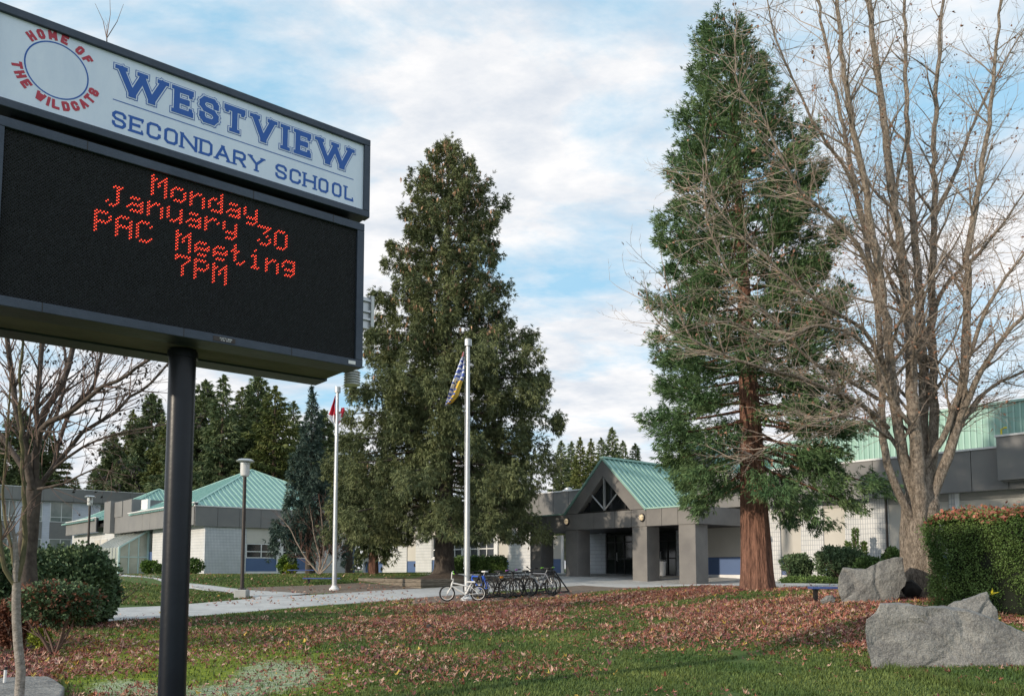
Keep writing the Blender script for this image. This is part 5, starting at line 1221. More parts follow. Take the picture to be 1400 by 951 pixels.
FT_ = [(150, 122, 590, 0, 'dark conifer above the roof left of the sign pole', 1.1), (176, 126, 560, 1, 'second conifer from the left behind the lilac block', 1.0), (202, 118, 538, 0, 'broad fir just left of the sign pole', 1.25), (240, 95, 545, 2, 'conifer directly behind the sign pole', 1.2), (275, 90, 520, 0, 'tall fir right of the sign pole above the hip roof', 1.15),
       (300, 84, 512, 2, 'tall open fir over the left slope of the hip roof', 1.2), (326, 96, 530, 1, 'fir rising behind the peak of the hip roof', 1.1), (348, 88, 514, 0, 'shaggy fir just right of the hip roof peak', 1.2), (372, 82, 528, 1, 'yellowish cedar between the hip roof and the blue green spruce', 1.35), (398, 94, 548, 2, 'fir peeking over the left shoulder of the blue green spruce', 1.1),
       (440, 98, 560, 0, 'fir behind the left flag', 1.2), (224, 108, 575, 1, 'low green cedar left of the pole over the teal roof', 1.3), (258, 92, 575, 1, 'low cedar right of the pole over the teal roof', 1.1), (335, 88, 580, 1, 'low broad cedar behind the hip roof', 1.2),
       (122, 150, 646, 2, 'small far fir tip over the lilac block roof', 1.3), (100, 155, 652, 2, 'tiny far fir tip left of the small fir tip', 1.3),
       (768, 95, 602, 2, 'fir touching the right edge of the big spruce', 1.1), (782, 104, 603, 2, 'narrow fir over the roof vent', 1.1), (794, 92, 598, 3, 'yellow green cedar left of the gable, first of two', 1.1), (809, 96, 600, 3, 'yellow green cedar left of the gable, second of two', 1.0), (823, 104, 598, 2, 'dark fir right behind the gable peak', 1.0), (838, 98, 584, 2, 'tallest airy fir right of the gable peak', 1.1), (853, 108, 602, 2, 'small fir at the left edge of the redwood crown', 1.0), (870, 100, 606, 2, 'fir hidden partly behind the redwood crown', 1.2), (1200, 130, 610, 0, 'far fir behind the gym, right of the redwood', 1), (20, 128, 560, 0, 'dark fir behind the bare tree at far left', 1.6), (62, 132, 590, 1, 'brownish fir behind the bare tree limbs', 1.5)]
for a in FT_: far_tree(*a[:4], a[4], a[5])

# ------------------------------------------------------------------ bare trees
class Bare:
    def __init__(s): s.S = [[], [], [], []]; s.T = [[], [], [], []]; s.tips = []
    def seg(s, p, q, r, r2):
        T = s.S if r > .018 else s.T
        T[0].append(tuple(p)); T[1].append(tuple(q)); T[2].append(r); T[3].append(r2)
    def grow(s, p, d, L, r, lev, up=.12, step=None, kids=3.2, minr=.0035):
        n = max(3, int(L / (step or .28))); st_ = L / n; p = Vector(p); d = Vector(d).normalized()
        for i in range(n):
            t = i / n; rr = r * (1 - t * .72); q = p + d * st_
            s.seg(p, q, rr, r * (1 - (i + 1) / n * .72))
            if lev > 0 and i > 0 and random.random() < kids / n * (1.0 if i < n - 1 else 1.4):
                ax = d.orthogonal().normalized(); ax.rotate(Matrix.Rotation(random.uniform(0, 2 * PI), 3, d)); k = (d * random.uniform(.7, 1.1) + ax * random.uniform(.45, .85) + Vector((0, 0, up))).normalized()
                s.grow(q, k, L * random.uniform(.32, .6) * (1 - t * .4), max(minr, rr * random.uniform(.42, .62)), lev - 1, up, step and step * .85, kids, minr)
            p = q; d = (d + Vector((random.gauss(0, .10), random.gauss(0, .10), random.gauss(0, .08) + up * .25))).normalized()
        s.tips.append(tuple(p))
    def limb(s, pts, r0, r1, kids=10, kl=(.9, 2.6), lev=2, up=.15, start=.12, step=.3, side=None):
        # smooth polyline limb with children along it
        P = [Vector(p) for p in pts]; Q = []
        for i in range(len(P) - 1):
            p0, p1, p2, p3 = P[max(i - 1, 0)], P[i], P[i + 1], P[min(i + 2, len(P) - 1)]
            m = max(2, int((p2 - p1).length / step))
            for k in range(m):
                t = k / m; Q.append(.5 * ((2 * p1) + (-p0 + p2) * t + (2 * p0 - 5 * p1 + 4 * p2 - p3) * t * t + (-p0 + 3 * p1 - 3 * p2 + p3) * t ** 3))
        Q.append(P[-1]); n = len(Q)
        for i in range(1, n - 1): k_ = min(1, r0 / .12) * .02; Q[i] = Q[i] + Vector((random.gauss(0, k_), random.gauss(0, k_), random.gauss(0, k_ * .6)))
        rad = [r0 + (r1 - r0) * (i / (n - 1)) ** .8 for i in range(n)]
        s.tubes = getattr(s, 'tubes', []); s.tubes.append((Q, rad))
        for _ in range(kids):
            t = random.uniform(start, 1) ** .9; i = min(n - 2, int(t * (n - 1))); d = (Q[i + 1] - Q[i]).normalized()
            ax = d.orthogonal().normalized(); ax.rotate(Matrix.Rotation(random.uniform(0, 2 * PI), 3, d)); ax.y *= .8
            k = (d * random.uniform(.5, 1.0) + ax * random.uniform(.5, .95) + Vector((0, 0, up))).normalized()
            s.grow(Q[i], k, random.uniform(*kl) * (1.1 - t * .55), max(.006, rad[i] * random.uniform(.28, .5)), lev, up * .6, .24, 4.2, .0042)
        s.grow(Q[-1], Q[-1] - Q[-3], kl[0] * .8, r1, 1, up * .5, .2)
    def build(s, e, wood, twig, dead=0, deadmat=None, nlimb=10):
        o = e.location
        for Q, rad in getattr(s, 'tubes', []):
            MB().path([q - o for q in Q], rad, n=nlimb).build('limb', wood, e, sm=True)
        if s.S[0]: V, F = segmesh(np.array(s.S[0]) - np.array(o), np.array(s.S[1]) - np.array(o), s.S[2], s.S[3], 5); npobj('branches', V, F, wood, e, sm=True)['kind'] = 'stuff'
        if s.T[0]: V, F = segmesh(np.array(s.T[0]) - np.array(o), np.array(s.T[1]) - np.array(o), s.T[2], s.T[3], 3); npobj('twigs', V, F, twig, e)['kind'] = 'stuff'
        if dead and s.tips:
            idx = RNG.integers(0, len(s.tips), dead); P = np.array(s.tips)[idx] - np.array(o) + RNG.normal(0, .05, (dead, 3))
            V = sprig(P, unit(RNG.normal(0, 1, (dead, 3)) + np.array([[0, 0, -1]])), .09, .05, 2, .4); npobj('dead_leaves', V, quads(V), deadmat, e)['kind'] = 'stuff'
def pp(lst, Y): return [at(x, y, Y + (dy if isinstance(dy, (int, float)) else 0)) for x, y, dy in lst]
random.seed(42)
D = 19.6; g = at(1262, 808, D); zb = gz(g.x, D); b0 = Vector((g.x, D, zb))
mt = empty('maple_tree', b0, 0, 'large bare multi stemmed tree with flaking bark beside the clipped hedge', 'bare tree')
T = Bare()
V, F = trunk_mesh([at(1262, 818, D) - b0, at(1258, 780, D) - b0, at(1257, 730, D) - b0, at(1259, 690, D) - b0, at(1262, 640, D) - b0], [.44, .38, .40, .42, .18], n=40, flare=(.3, 5), ridges=5, amp=.07, seed=1)
npobj('trunk', V, F, M['bark_maple'], mt, sm=True)
T.limb(pp([(1258, 752, 0), (1244, 706, -.2), (1229, 675, -.3), (1214, 635, -.35), (1206, 580, -.3), (1205, 520, -.2), (1202, 450, 0), (1192, 370, .1), (1172, 270, .1), (1150, 160, .2), (1128, 60, .2), (1110, -60, .2), (1095, -190, .3)], D), 0.102, 0.017, 45, (.8, 2.6))
T.limb(pp([(1258, 752, 0), (1252, 700, -.1), (1240, 640, -.2), (1228, 585, -.2), (1219, 520, -.3), (1212, 440, -.5), (1200, 360, -.8), (1182, 250, -1.1), (1160, 140, -1.4), (1148, 30, -1.6), (1140, -90, -1.8), (1135, -230, -2)], D), 0.157, 0.017, 45, (.8, 2.6))
T.limb(pp([(1258, 752, 0), (1258, 690, -.35), (1253, 620, -.4), (1248, 550, -.3), (1244, 470, 0), (1238, 390, .1), (1226, 300, .1), (1213, 200, .2), (1200, 100, .3), (1186, -10, .3), (1172, -130, .3), (1160, -260, .3)], D), 0.181, 0.022, 51, (.8, 2.8))
T.limb(pp([(1258, 752, 0), (1266, 690, .3), (1262, 610, .5), (1262, 520, .8), (1258, 420, 1.2), (1250, 320, 1.6), (1242, 210, 2.0), (1238, 100, 2.3), (1236, -20, 2.5), (1232, -160, 2.6)], D), 0.157, 0.017, 40, (.8, 2.6))
T.limb(pp([(1258, 752, 0), (1268, 690, .0), (1275, 620, .2), (1277, 540, .5), (1274, 450, .8), (1275, 360, 1.0), (1278, 260, 1.2), (1278, 160, 1.4), (1284, 60, 1.5), (1294, -60, 1.6), (1305, -180, 1.7)], D), 0.144, 0.017, 45, (.8, 2.6))
T.limb(pp([(1258, 752, 0), (1272, 690, -.2), (1288, 645, -.3), (1304, 600, -.3), (1314, 550, -.2), (1319, 490, 0), (1322, 430, .1), (1322, 370, .2), (1330, 300, .2), (1345, 220, .2), (1358, 120, .2), (1366, 20, .2), (1378, -90, .1)], D), 0.144, 0.017, 45, (.8, 2.5))
T.limb(pp([(1310, 575, -.3), (1332, 525, -.6), (1362, 475, -.8), (1400, 432, -1.0), (1450, 390, -1.1), (1500, 350, -1.3)], D), 0.090, 0.017, 21, (.8, 2.2))
T.limb(pp([(1298, 615, .1), (1325, 560, .3), (1355, 530, .4), (1400, 508, .5), (1455, 495, .5)], D), 0.073, 0.020, 18, (.7, 2.0))
T.limb(pp([(1262, 640, -.2), (1288, 600, -.3), (1310, 540, -.4), (1330, 470, -.6), (1362, 400, -.8), (1400, 345, -.9), (1440, 300, -1)], D), 0.088, 0.020, 21, (.8, 2.2))
T.limb(pp([(1278, 420, .8), (1300, 380, .8), (1335, 350, .7), (1375, 300, .6), (1410, 250, .6)], D), 0.065, 0.015, 18, (.7, 2.0))
T.limb(pp([(1276, 300, 1.1), (1305, 240, 1.2), (1330, 170, 1.3), (1365, 100, 1.4), (1400, 40, 1.5)], D), 0.065, 0.015, 18, (.7, 2.0))
# long arching branches reaching left across the redwood
T.limb(pp([(1214, 585, -.3), (1188, 560, -.7), (1146, 538, -1.2), (1087, 515, -1.8), (1040, 502, -2.2), (1008, 493, -2.4), (975, 478, -2.5), (946, 462, -2.6), (930, 432, -2.6), (915, 400, -2.7), (908, 368, -2.7)], D), 0.062, 0.012, 35, (.6, 1.7), up=.3)
T.limb(pp([(1206, 420, 0), (1190, 372, -.3), (1172, 335, -.6), (1134, 295, -1.0), (1096, 262, -1.3), (1068, 215, -1.6), (1042, 160, -1.7), (1012, 122, -1.8), (1005, 80, -1.8), (1007, 35, -1.8)], D), 0.065, 0.012, 35, (.6, 1.8), up=.3)
T.limb(pp([(1208, 500, -.2), (1180, 450, -.8), (1130, 420, -1.4), (1085, 385, -1.9), (1040, 345, -2.1), (1002, 312, -2.2), (975, 270, -2.2), (965, 220, -2.2)], D), 0.058, 0.012, 35, (.6, 1.8), up=.3)
T.limb(pp([(1200, 545, .1), (1160, 520, -.5), (1105, 490, -1.2), (1050, 430, -1.7), (1010, 395, -2.0), (985, 350, -2.1), (966, 300, -2.2), (962, 245, -2.2)], D), 0.052, 0.012, 32, (.6, 1.6), up=.3)
T.limb(pp([(1226, 560, -.3), (1180, 470, -1.0), (1120, 445, -1.6), (1060, 468, -2.0), (1000, 440, -2.4), (960, 445, -2.5), (918, 455, -2.6), (890, 425, -2.6), (884, 400, -2.6)], D), 0.052, 0.010, 29, (.5, 1.5), up=.25)
T.limb(pp([(1190, 330, .1), (1160, 240, -.4), (1120, 180, -.9), (1085, 110, -1.2), (1060, 50, -1.4), (1045, -20, -1.5)], D), 0.052, 0.012, 29, (.6, 1.8), up=.25)
T.limb(pp([(1218, 600, -.3), (1170, 570, -1.2), (1120, 575, -1.8), (1070, 600, -2.2), (1030, 622, -2.4), (1000, 632, -2.5)], D), 0.037, 0.008, 32, (.5, 1.3), up=.15)
B0, B1 = list(T.S[0]), list(T.S[1])
for i in random.sample(range(len(B0)), min(len(B0), 4200)):
    p, q = Vector(B0[i]), Vector(B1[i]); d_ = (q - p).normalized(); ax = d_.orthogonal().normalized(); ax.rotate(Matrix.Rotation(random.uniform(0, 2 * PI), 3, d_))
    T.grow(q, d_ * .5 + ax * .8 + Vector((0, 0, .1)), random.uniform(.45, 1.2), .0075, 2, .05, .14, 3.4, .0042)
for Q, rad in T.tubes:
    for _ in range(46):
        i = random.randrange(len(Q) // 5, len(Q) - 1); a_ = random.uniform(0, 2 * PI); T.grow(Q[i], (math.cos(a_), math.sin(a_), random.uniform(-.1, .6)), random.uniform(.5, 1.5), .010, 2, .08, .16, 3.4, .0042)
T.build(mt, M['bark_maple'], M['twig_pale'], 1500, M['deadleaf'])
# ---- left bare tree
random.seed(11)
D = 16.5; g = at(38, 815, D); b0 = Vector((g.x, D, gz(g.x, D)))
lt = empty('bare_tree', b0, 0, 'large dark bare tree spreading behind the shrubs at the left under the sign', 'bare tree')
T = Bare()
V, F = trunk_mesh([at(34, 830, D) - b0, at(36, 760, D) - b0, at(42, 700, D) - b0, at(48, 655, D) - b0], [.22, .17, .16, .13], n=24, flare=(.4, 5), ridges=5, amp=.06); npobj('trunk', V, F, M['bark_left'], lt, sm=True)
kw = dict(kl=(.5, 1.6), up=.22)
T.limb(pp([(47, 665, 0), (52, 600, .2), (60, 560, .4), (87, 523, .6), (98, 480, .8), (110, 430, 1), (125, 350, 1.2), (135, 230, 1.3), (144, 120, 1.3), (146, 52, 1.3)], D), 0.079, .012, 37, **kw)
T.limb(pp([(48, 665, 0), (54, 589, -.3), (83, 571, -.5), (116, 548, -.8), (141, 528, -1), (174, 513, -1.1), (202, 493, -1.2), (235, 470, -1.3)], D), 0.072, .02, 34, **kw)
T.limb(pp([(50, 668, 0), (63, 652, .2), (93, 616, .4), (114, 591, .5), (157, 563, .6), (177, 543, .8), (207, 523, .9), (230, 498, 1), (262, 470, 1)], D), 0.058, .018, 34, **kw)
T.limb(pp([(50, 672, .1), (71, 642, 0), (114, 611, -.2), (141, 599, -.3), (177, 589, -.3), (225, 580, -.4), (262, 572, -.4)], D), 0.036, .010, 30, kl=(.4, 1.2), up=.1)
T.limb(pp([(44, 668, -.1), (35, 610, -.3), (25, 574, -.5), (15, 510, -.6), (8, 460, -.8), (-5, 400, -.9)], D), 0.072, .04, 30, **kw)
T.limb(pp([(48, 655, 0), (52, 600, -.1), (50, 561, -.1), (54, 510, 0), (59, 460, .1), (66, 400, .1)], D), 0.065, .04, 27, **kw)
T.limb(pp([(50, 670, .3), (73, 637, .5), (86, 586, .7), (100, 556, .8), (122, 535, .9), (132, 515, 1), (139, 485, 1), (150, 440, 1)], D), 0.050, .03, 30, **kw)
T.limb(pp([(42, 660, .2), (20, 620, .5), (-5, 590, .8), (-40, 560, 1), (-80, 520, 1)], D), 0.065, .04, 23, **kw)
T.limb(pp([(52, 668, -.2), (90, 660, -.5), (130, 640, -.8), (165, 648, -1)], D), 0.029, .008, 20, kl=(.4, 1.1), up=.05)
for s_ in (1,): T.limb(pp([(60, 600, .6), (80, 560, .9), (90, 500, 1.2), (80, 440, 1.4), (75, 380, 1.4)], D), 0.043, .02, 20, **kw)
# twig tips showing above the sign header
for x, y in ((130, 5), (150, -12), (169, 6)):
    T.seg(at(146, 52, D + 1.3), at((146 + x) / 2 + 3, (52 + y) / 2, D + 1.3), .012, .008); T.seg(at((146 + x) / 2 + 3, (52 + y) / 2, D + 1.3), at(x, y, D + 1.3), .008, .004)
T.build(lt, M['bark_left'], M['twig'], 500, M['rock_dark'])
# ---- left sapling
random.seed(5)
D = 9.0; X0 = at(30, 940, D).x; b0 = Vector((X0, D, gz(X0, D)))
bs = empty('young_tree', b0, 0, 'slender pale barked sapling forking low at the far left edge', 'sapling'); T = Bare()
T.limb([b0 + Vector((.02, 0, -.1)), at(29, 951, D), at(25, 880, D), at(22, 820, D), at(22, 795, D)], .054, .042, 0)
T.build(bs, M['birch'], M['birch']); T = Bare()
for pts, r in (([(22, 800, 0), (31, 765, .05), (33, 720, .1), (32, 660, .1), (30, 600, .1), (27, 540, .15), (30, 470, .2), (38, 400, .2)], .024), ([(22, 800, 0), (8, 778, -.05), (1, 740, -.1), (-2, 690, -.1), (-4, 620, -.1), (-2, 540, -.1)], .022), ([(22, 795, 0), (16, 750, .1), (8, 715, .2), (4, 670, .2), (10, 600, .2), (14, 520, .2)], .015)):
    T.limb(pp(pts, D), r * 1.3, .010, 14, (.25, .8), 2, .2, step=.12)
T.build(bs, M['moss_bark'], M['twig'], 0, None, 8)
# ---- red brown multi stem shrub tree by the wing
random.seed(9)
D = 42.0; g = at(436, 782, D); b0 = Vector((g.x, D, gz(g.x, D)))
rs = empty('bare_tree', b0, 0, 'small bare reddish multi stemmed tree in front of the left wing windows', 'small tree'); T = Bare()
for pts in ([(436, 784, 0), (420, 765, 0), (408, 745, 0), (395, 720, 0), (380, 705, 0)], [(436, 784, 0), (437, 760, .3), (430, 735, .3), (425, 700, .3)], [(437, 784, 0), (445, 765, 0), (452, 740, 0), (449, 705, 0)], [(438, 784, 0), (455, 765, -.3), (464, 745, -.3), (471, 725, -.3)], [(436, 784, 0), (442, 750, .5), (440, 715, .5), (437, 685, .5)]):
    T.limb(pp(pts, D), .05, .012, 18, (.5, 1.6), 2, .15, step=.25)
T.build(rs, M['twig_pale'], leafm('red_twig', (.12, .06, .05), (.20, .10, .08)), 0, None, 6)
# a maple stem seen under the spruce
g = at(477, 783, 50); e = empty('small_tree', (g.x, 50, gz(g.x, 50)), 0, 'slim straight brown trunk showing between the left flagpole and the blue door', 'tree')
V, F = trunk_mesh([(0, 0, -.2), (0, 0, 2.5), (.1, 0, 5.5)], [.24, .2, .1], n=14); npobj('trunk', V, F, M['bark_left'], e, sm=True)
CV, (a, b_, c, d), _ = conifer_geo(8.5, 3.3, lambda h, az: 2.2 * (1 - h) + .3, 60, 'spruce', 77, 1.2, .06, .34); npobj('crown', CV, quads(CV), M['spruce'], e)

# ------------------------------------------------------------------ shrubs and hedges
def leafcloud(n, shape, mt, name, e, size=.07, seed=1, w=.6, inside=.28, K=3):
    """points on/in a lumpy ellipsoid set -> leaf quads"""
    r = np.random.default_rng(seed); P = []; Nn = []
    tot = sum(s[3] * s[4] * s[5] for s in shape) if False else sum((s[3] * s[5]) for s in shape)
    for cx_, cy_, cz_, rx_, ry_, rz_ in shape:
        m = int(n * (rx_ * rz_) / tot); v = unit(r.normal(0, 1, (m, 3))); lump = 1 + .17 * np.sin(v[:, 0] * 7 + seed) * np.cos(v[:, 2] * 6 + seed * 2) + .11 * np.sin(v[:, 1] * 13 + v[:, 2] * 11) + .10 * r.random(m) ** 4
        rad = lump * (1 - inside * r.random(m) ** 1.5); P.append(v * rad[:, None] * np.array([[rx_, ry_, rz_]]) + np.array([[cx_, cy_, cz_]])); Nn.append(v)
    P = np.concatenate(P); Nn = np.concatenate(Nn)
    V = sprig(P, unit(Nn + np.array([[0, 0, .35]])), size, size * w, K, .6); o = npobj(name, V, quads(V), mt, e); return o
def shrub(px, pyb, Y, w_px, h_px, label, mt, size=.08, n=2600, name='shrub', lumps=5, seed=1, group=None, stem=True, tips=None, lift=.25, cat='shrub', flat_=1.0, umb=False):
    g = at(px, pyb, Y); X = g.x; zb = gz(X, Y); R = w_px / 2 / FPX * Y; H = h_px / FPX * Y
    e = empty(name, (X, Y, zb), 0, label, cat, group); rr = random.Random(seed); sh = []
    for i in range(lumps):
        a = rr.uniform(0, 6.28); q = rr.uniform(.2, .5) * R if lumps > 1 else 0; rr_ = R * rr.uniform(.5, .68) if lumps > 1 else R
        zc = H * rr.uniform(.5, .72); sh.append((math.cos(a) * q, math.sin(a) * q, zc, rr_, rr_, min(H - zc, H * .45) * flat_))
    sh.append((0, 0, H * (.5 + lift * .2), R * .92, R * .9, H * (.5 - lift * .2)))
    if umb: sh = [(x, y, H * rr.uniform(.66, .74), a, b, H * rr.uniform(.22, .28)) for x, y, z, a, b, c in sh]
    leafcloud(n, sh, mt, 'foliage', e, size, seed)
    if tips: leafcloud(int(n * .14), [(a, b, c, d * 1.03, f * 1.03, g_ * 1.04) for a, b, c, d, f, g_ in sh], tips, 'tips', e, size * 1.1, seed + 3, inside=.02)
    T = Bare()
    if stem:
        for i in range(7):
            a = rr.uniform(0, 6.28); T.grow(Vector((X, Y, zb - .05)), (math.cos(a) * .7, math.sin(a) * .7, 1), H * .85, .012 + .012 * H, 2, .1, .12, 3)
        T.build(e, M['twig'], M['twig'])
    return e
random.seed(3)
Yl = gp(70, 893).y
shrub(92, 857, gp(92, 857).y, 124, 104, 'big dark rhododendron mass, rear one beside the path at left', M['rhodo'], .10, 9000, seed=2, cat='shrub')
shrub(10, 860, gp(10, 860).y, 110, 104, 'dark rhododendron under the bare tree at the left edge', M['rhodo'], .10, 8000, seed=4)
shrub(132, 852, gp(132, 852).y, 52, 76, 'right end clump of the dark rhododendrons by the path', M['rhodo'], .10, 4500, seed=5)
shrub(74, 893, Yl, 106, 96, 'rounded shrub on a bare forked stem with rusty leaf tips in front of the rhododendrons', M['rhodo'], .065, 6500, seed=6, tips=M['rhodo_tip'], lift=1.0, umb=True)
shrub(16, 880, Yl + .6, 40, 60, 'rusty tinted low shrub at the far left edge', M['rhodo_tip'], .07, 1500, seed=7)
shrub(55, 870, Yl - .4 + .9, 26, 26, 'small yellow green sprig under the rusty tipped shrub', M['yellowgreen'], .06, 260, seed=8, stem=False)
shrub(205, 782, 55, 24, 18, 'clipped green bush beside the greenhouse, left of the sign pole', M['green_shrub'], .14, 900, seed=9, lumps=3, stem=False)
shrub(217, 783, 54, 12, 13, 'smaller clipped bush touching the left edge of the sign pole', M['hedge'], .14, 500, seed=19, lumps=2, stem=False)
shrub(266, 786, 52, 24, 21, 'clipped green bush right of the sign pole at the wing corner', M['hedge'], .14, 900, seed=10, lumps=3, stem=False)
shrub(393, 779, 52, 26, 25, 'bright green bush in front of the left wing window', M['green_shrub'], .14, 1100, seed=12, lumps=4, stem=False)
shrub(397, 782, 50.5, 18, 15, 'golden yellow bush in front of the bright green bush', M['yellowgreen'], .12, 700, seed=13, lumps=3, stem=False)
wl = [(1088, 785, 32.5, 40, 40, 'small tree shaped rhododendron nearest the redwood trunk', M['rhodo'], 15, 1.0), (1152, 786, 31.0, 72, 50, 'widest domed rhododendron against the tiled wall', M['rhodo'], 16, .6), (1192, 788, 29.5, 40, 34, 'low dark bush between the domed rhododendron and the boulder', M['hedge'], 17, .2), (1224, 788, 29.5, 34, 46, 'dark bush left of the forked bare trunk', M['hedge'], 18, .2)]
for px, py, Y, w_, h_, lb, mt_, sd_, lf in wl: shrub(px, py, Y, w_, h_, lb, mt_, .10, 3600, seed=sd_, lift=lf)
for x, yt, lb in ((1171, 722, 'tallest thin spike shrub sticking up behind the domed rhododendron'), (1161, 741, 'short spike shrub left of the tallest one'), (1182, 741, 'short spike shrub right of the tallest one')):
    Y = 32.0; g = at(x, 775, Y); zb = gz(g.x, Y); H = ZE + ray(x, yt)[2] * Y / ray(x, yt)[1] - zb
    e = empty('spike_shrub', (g.x, Y, zb), 0, lb, 'shrub', 'spike shrubs at the tiled wall'); n = 500; z = rnd(n, .3, H); a_ = rnd(n, 0, 6.28); P = np.stack([.05 * np.cos(a_), .05 * np.sin(a_), z], 1)
    V = sprig(P, unit(np.stack([np.cos(a_), np.sin(a_), np.full(n, .6)], 1)), .12, .05, 2, .3); npobj('foliage', V, quads(V), M['hedge'], e); MB().tube((0, 0, 0), (0, 0, H * .97), .02, n=5).build('stem', M['twig'], e)
# low bed planting and kerb
for i, (x, y, w_, h_) in enumerate(((1110, 790, 50, 12), (1135, 792, 44, 10), (1085, 789, 40, 11))):
    shrub(x, y, 30.6 - i * .2, w_, h_, ['low evergreen ground cover under the domed rhododendron', 'low evergreen ground cover at the bed edge by the boulder', 'low evergreen ground cover under the small rhododendron'][i], M['hedge'], .07, 900, seed=40 + i, stem=False, lumps=3, name='ground_cover', cat='plant')
ka = [gp(1066, 789.5), gp(1150, 792.5)]
k = MB(); d_ = (ka[1] - ka[0]); k.prism([(ka[0].x, ka[0].y), (ka[1].x + d_.x, ka[1].y + d_.y), (ka[1].x + d_.x + .1, ka[1].y + d_.y + .15), (ka[0].x + .1, ka[0].y + .15)], 2, 1.0, max(ka[0].z, ka[1].z) + .12)
tag(k.build('timber_kerb', M['timber']), 'low timber kerb edging the planting bed along the tiled wall', 'kerb')
def hedge(name, corners, h, label, mt, n, size, seed=1, rough=.05, litter_top=False):
    """corners: 4 ground points (x,y); leafy skin over a dark inner box"""
    c = [Vector(p) for p in corners]; ctr = sum(c, Vector()) / 4; r = np.random.default_rng(seed)
    e = empty(name, (ctr.x, ctr.y, min(p.z for p in c)), 0, label, 'hedge'); zb = e.location.z
    q = [((p - ctr) * .90) for p in c]
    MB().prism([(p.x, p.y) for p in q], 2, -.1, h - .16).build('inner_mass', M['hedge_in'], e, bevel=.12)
    P = []; Nn = []
    faces = []
    for i in range(4): a, b_ = c[i] - ctr, c[(i + 1) % 4] - ctr; L_ = (b_ - a).length; nn = Vector(((b_ - a).y, -(b_ - a).x, 0)).normalized(); nn = nn if nn.dot(a) > 0 else -nn; faces.append((a, b_, L_ * h, nn))
    topA = (c[1] - c[0]).length * (c[2] - c[1]).length; tot = sum(f[2] for f in faces) + topA
    for a, b_, A_, nn in faces:
        m = int(n * A_ / tot); u_ = r.random(m); z = r.random(m) * h; rnd_c = .0; x = a.x + (b_.x - a.x) * u_; y = a.y + (b_.y - a.y) * u_
        bulge = rough * 2 * (fbm(u_ * (b_ - a).length + 50, z + 9, .7, seed) - .5) - np.clip((z - (h - .3)) / .3, 0, 1) ** 2 * .22 + r.random(m) ** 14 * .14 - r.random(m) * .07 - .10 * np.clip(.25 - z, 0, 1)
        P.append(np.stack([x + nn.x * bulge, y + nn.y * bulge, z], 1)); Nn.append(np.tile([[nn.x, nn.y, .25]], (m, 1)))
    m = int(n * topA / tot); u_ = r.random(m); v_ = r.random(m); a, b_, c2, d2 = [(p - ctr) for p in c]
    X = (a.x * (1 - u_) + b_.x * u_) * (1 - v_) + (d2.x * (1 - u_) + c2.x * u_) * v_; Yv = (a.y * (1 - u_) + b_.y * u_) * (1 - v_) + (d2.y * (1 - u_) + c2.y * u_) * v_
    ed_ = np.minimum(np.minimum(u_, 1 - u_) * (b_ - a).length, np.minimum(v_, 1 - v_) * (d2 - a).length); tz = h + rough * 1.4 * (fbm(X + 30, Yv + 30, .6, seed + 4) - .5) - .02 - .14 * np.clip(1 - ed_ / .3, 0, 1) ** 2 + r.random(m) ** 16 * .16
    P.append(np.stack([X, Yv, tz], 1)); Nn.append(np.tile([[0, 0, 1.]], (m, 1)))
    if litter_top:
        k_ = r.random(m) < .30; Lp = np.stack([X, Yv, tz + .03], 1)[k_]; V = sprig(Lp, unit(r.normal(0, 1, Lp.shape) * np.array([[1, 1, .25]])), .10, .08, 1, .2); npobj('leaf_litter', V, quads(V), M['leafA'], e)['kind'] = 'stuff'
    P = np.concatenate(P); Nn = np.concatenate(Nn); V = sprig(P, unit(Nn), size, size * .6, 2, .75); npobj('foliage', V, quads(V), mt, e)
    return e
D = 17.2
h0 = at(1270, 814, D); h0.z = gz(h0.x, D); hd = Vector((BA[0], BA[1], 0)); hu = Vector((BU[0], BU[1], 0))
hp = [h0, h0 + hd * 6.5, h0 + hd * 6.5 + hu * 2.2, h0 + hu * 2.2]
hH = (ZE + ray(1280, 703)[2] * 17.0 / ray(1280, 703)[1]) - min(p.z for p in hp)
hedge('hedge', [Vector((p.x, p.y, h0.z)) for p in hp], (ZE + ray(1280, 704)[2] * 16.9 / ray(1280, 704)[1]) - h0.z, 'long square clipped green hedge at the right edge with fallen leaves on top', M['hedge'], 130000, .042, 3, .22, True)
a_ = gp(618, 783); b_ = gp(690, 783); Y0 = 43.0
c4 = [at(618, 781, Y0 + 1.2), at(690, 781, Y0 - .6), at(692, 781, Y0 + .8), at(620, 781, Y0 + 2.6)]
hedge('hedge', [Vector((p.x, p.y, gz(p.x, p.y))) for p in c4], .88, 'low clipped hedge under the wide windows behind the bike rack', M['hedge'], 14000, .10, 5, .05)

# ------------------------------------------------------------------ grass and fallen leaves
def sample(n, x0, x1, y0, y1, seed, power=1.0):
    r = np.random.default_rng(seed); Y = y0 + (y1 - y0) * r.random(n) ** power; X = (x0 + (x1 - x0) * r.random(n)) * Y; return X, Y, r
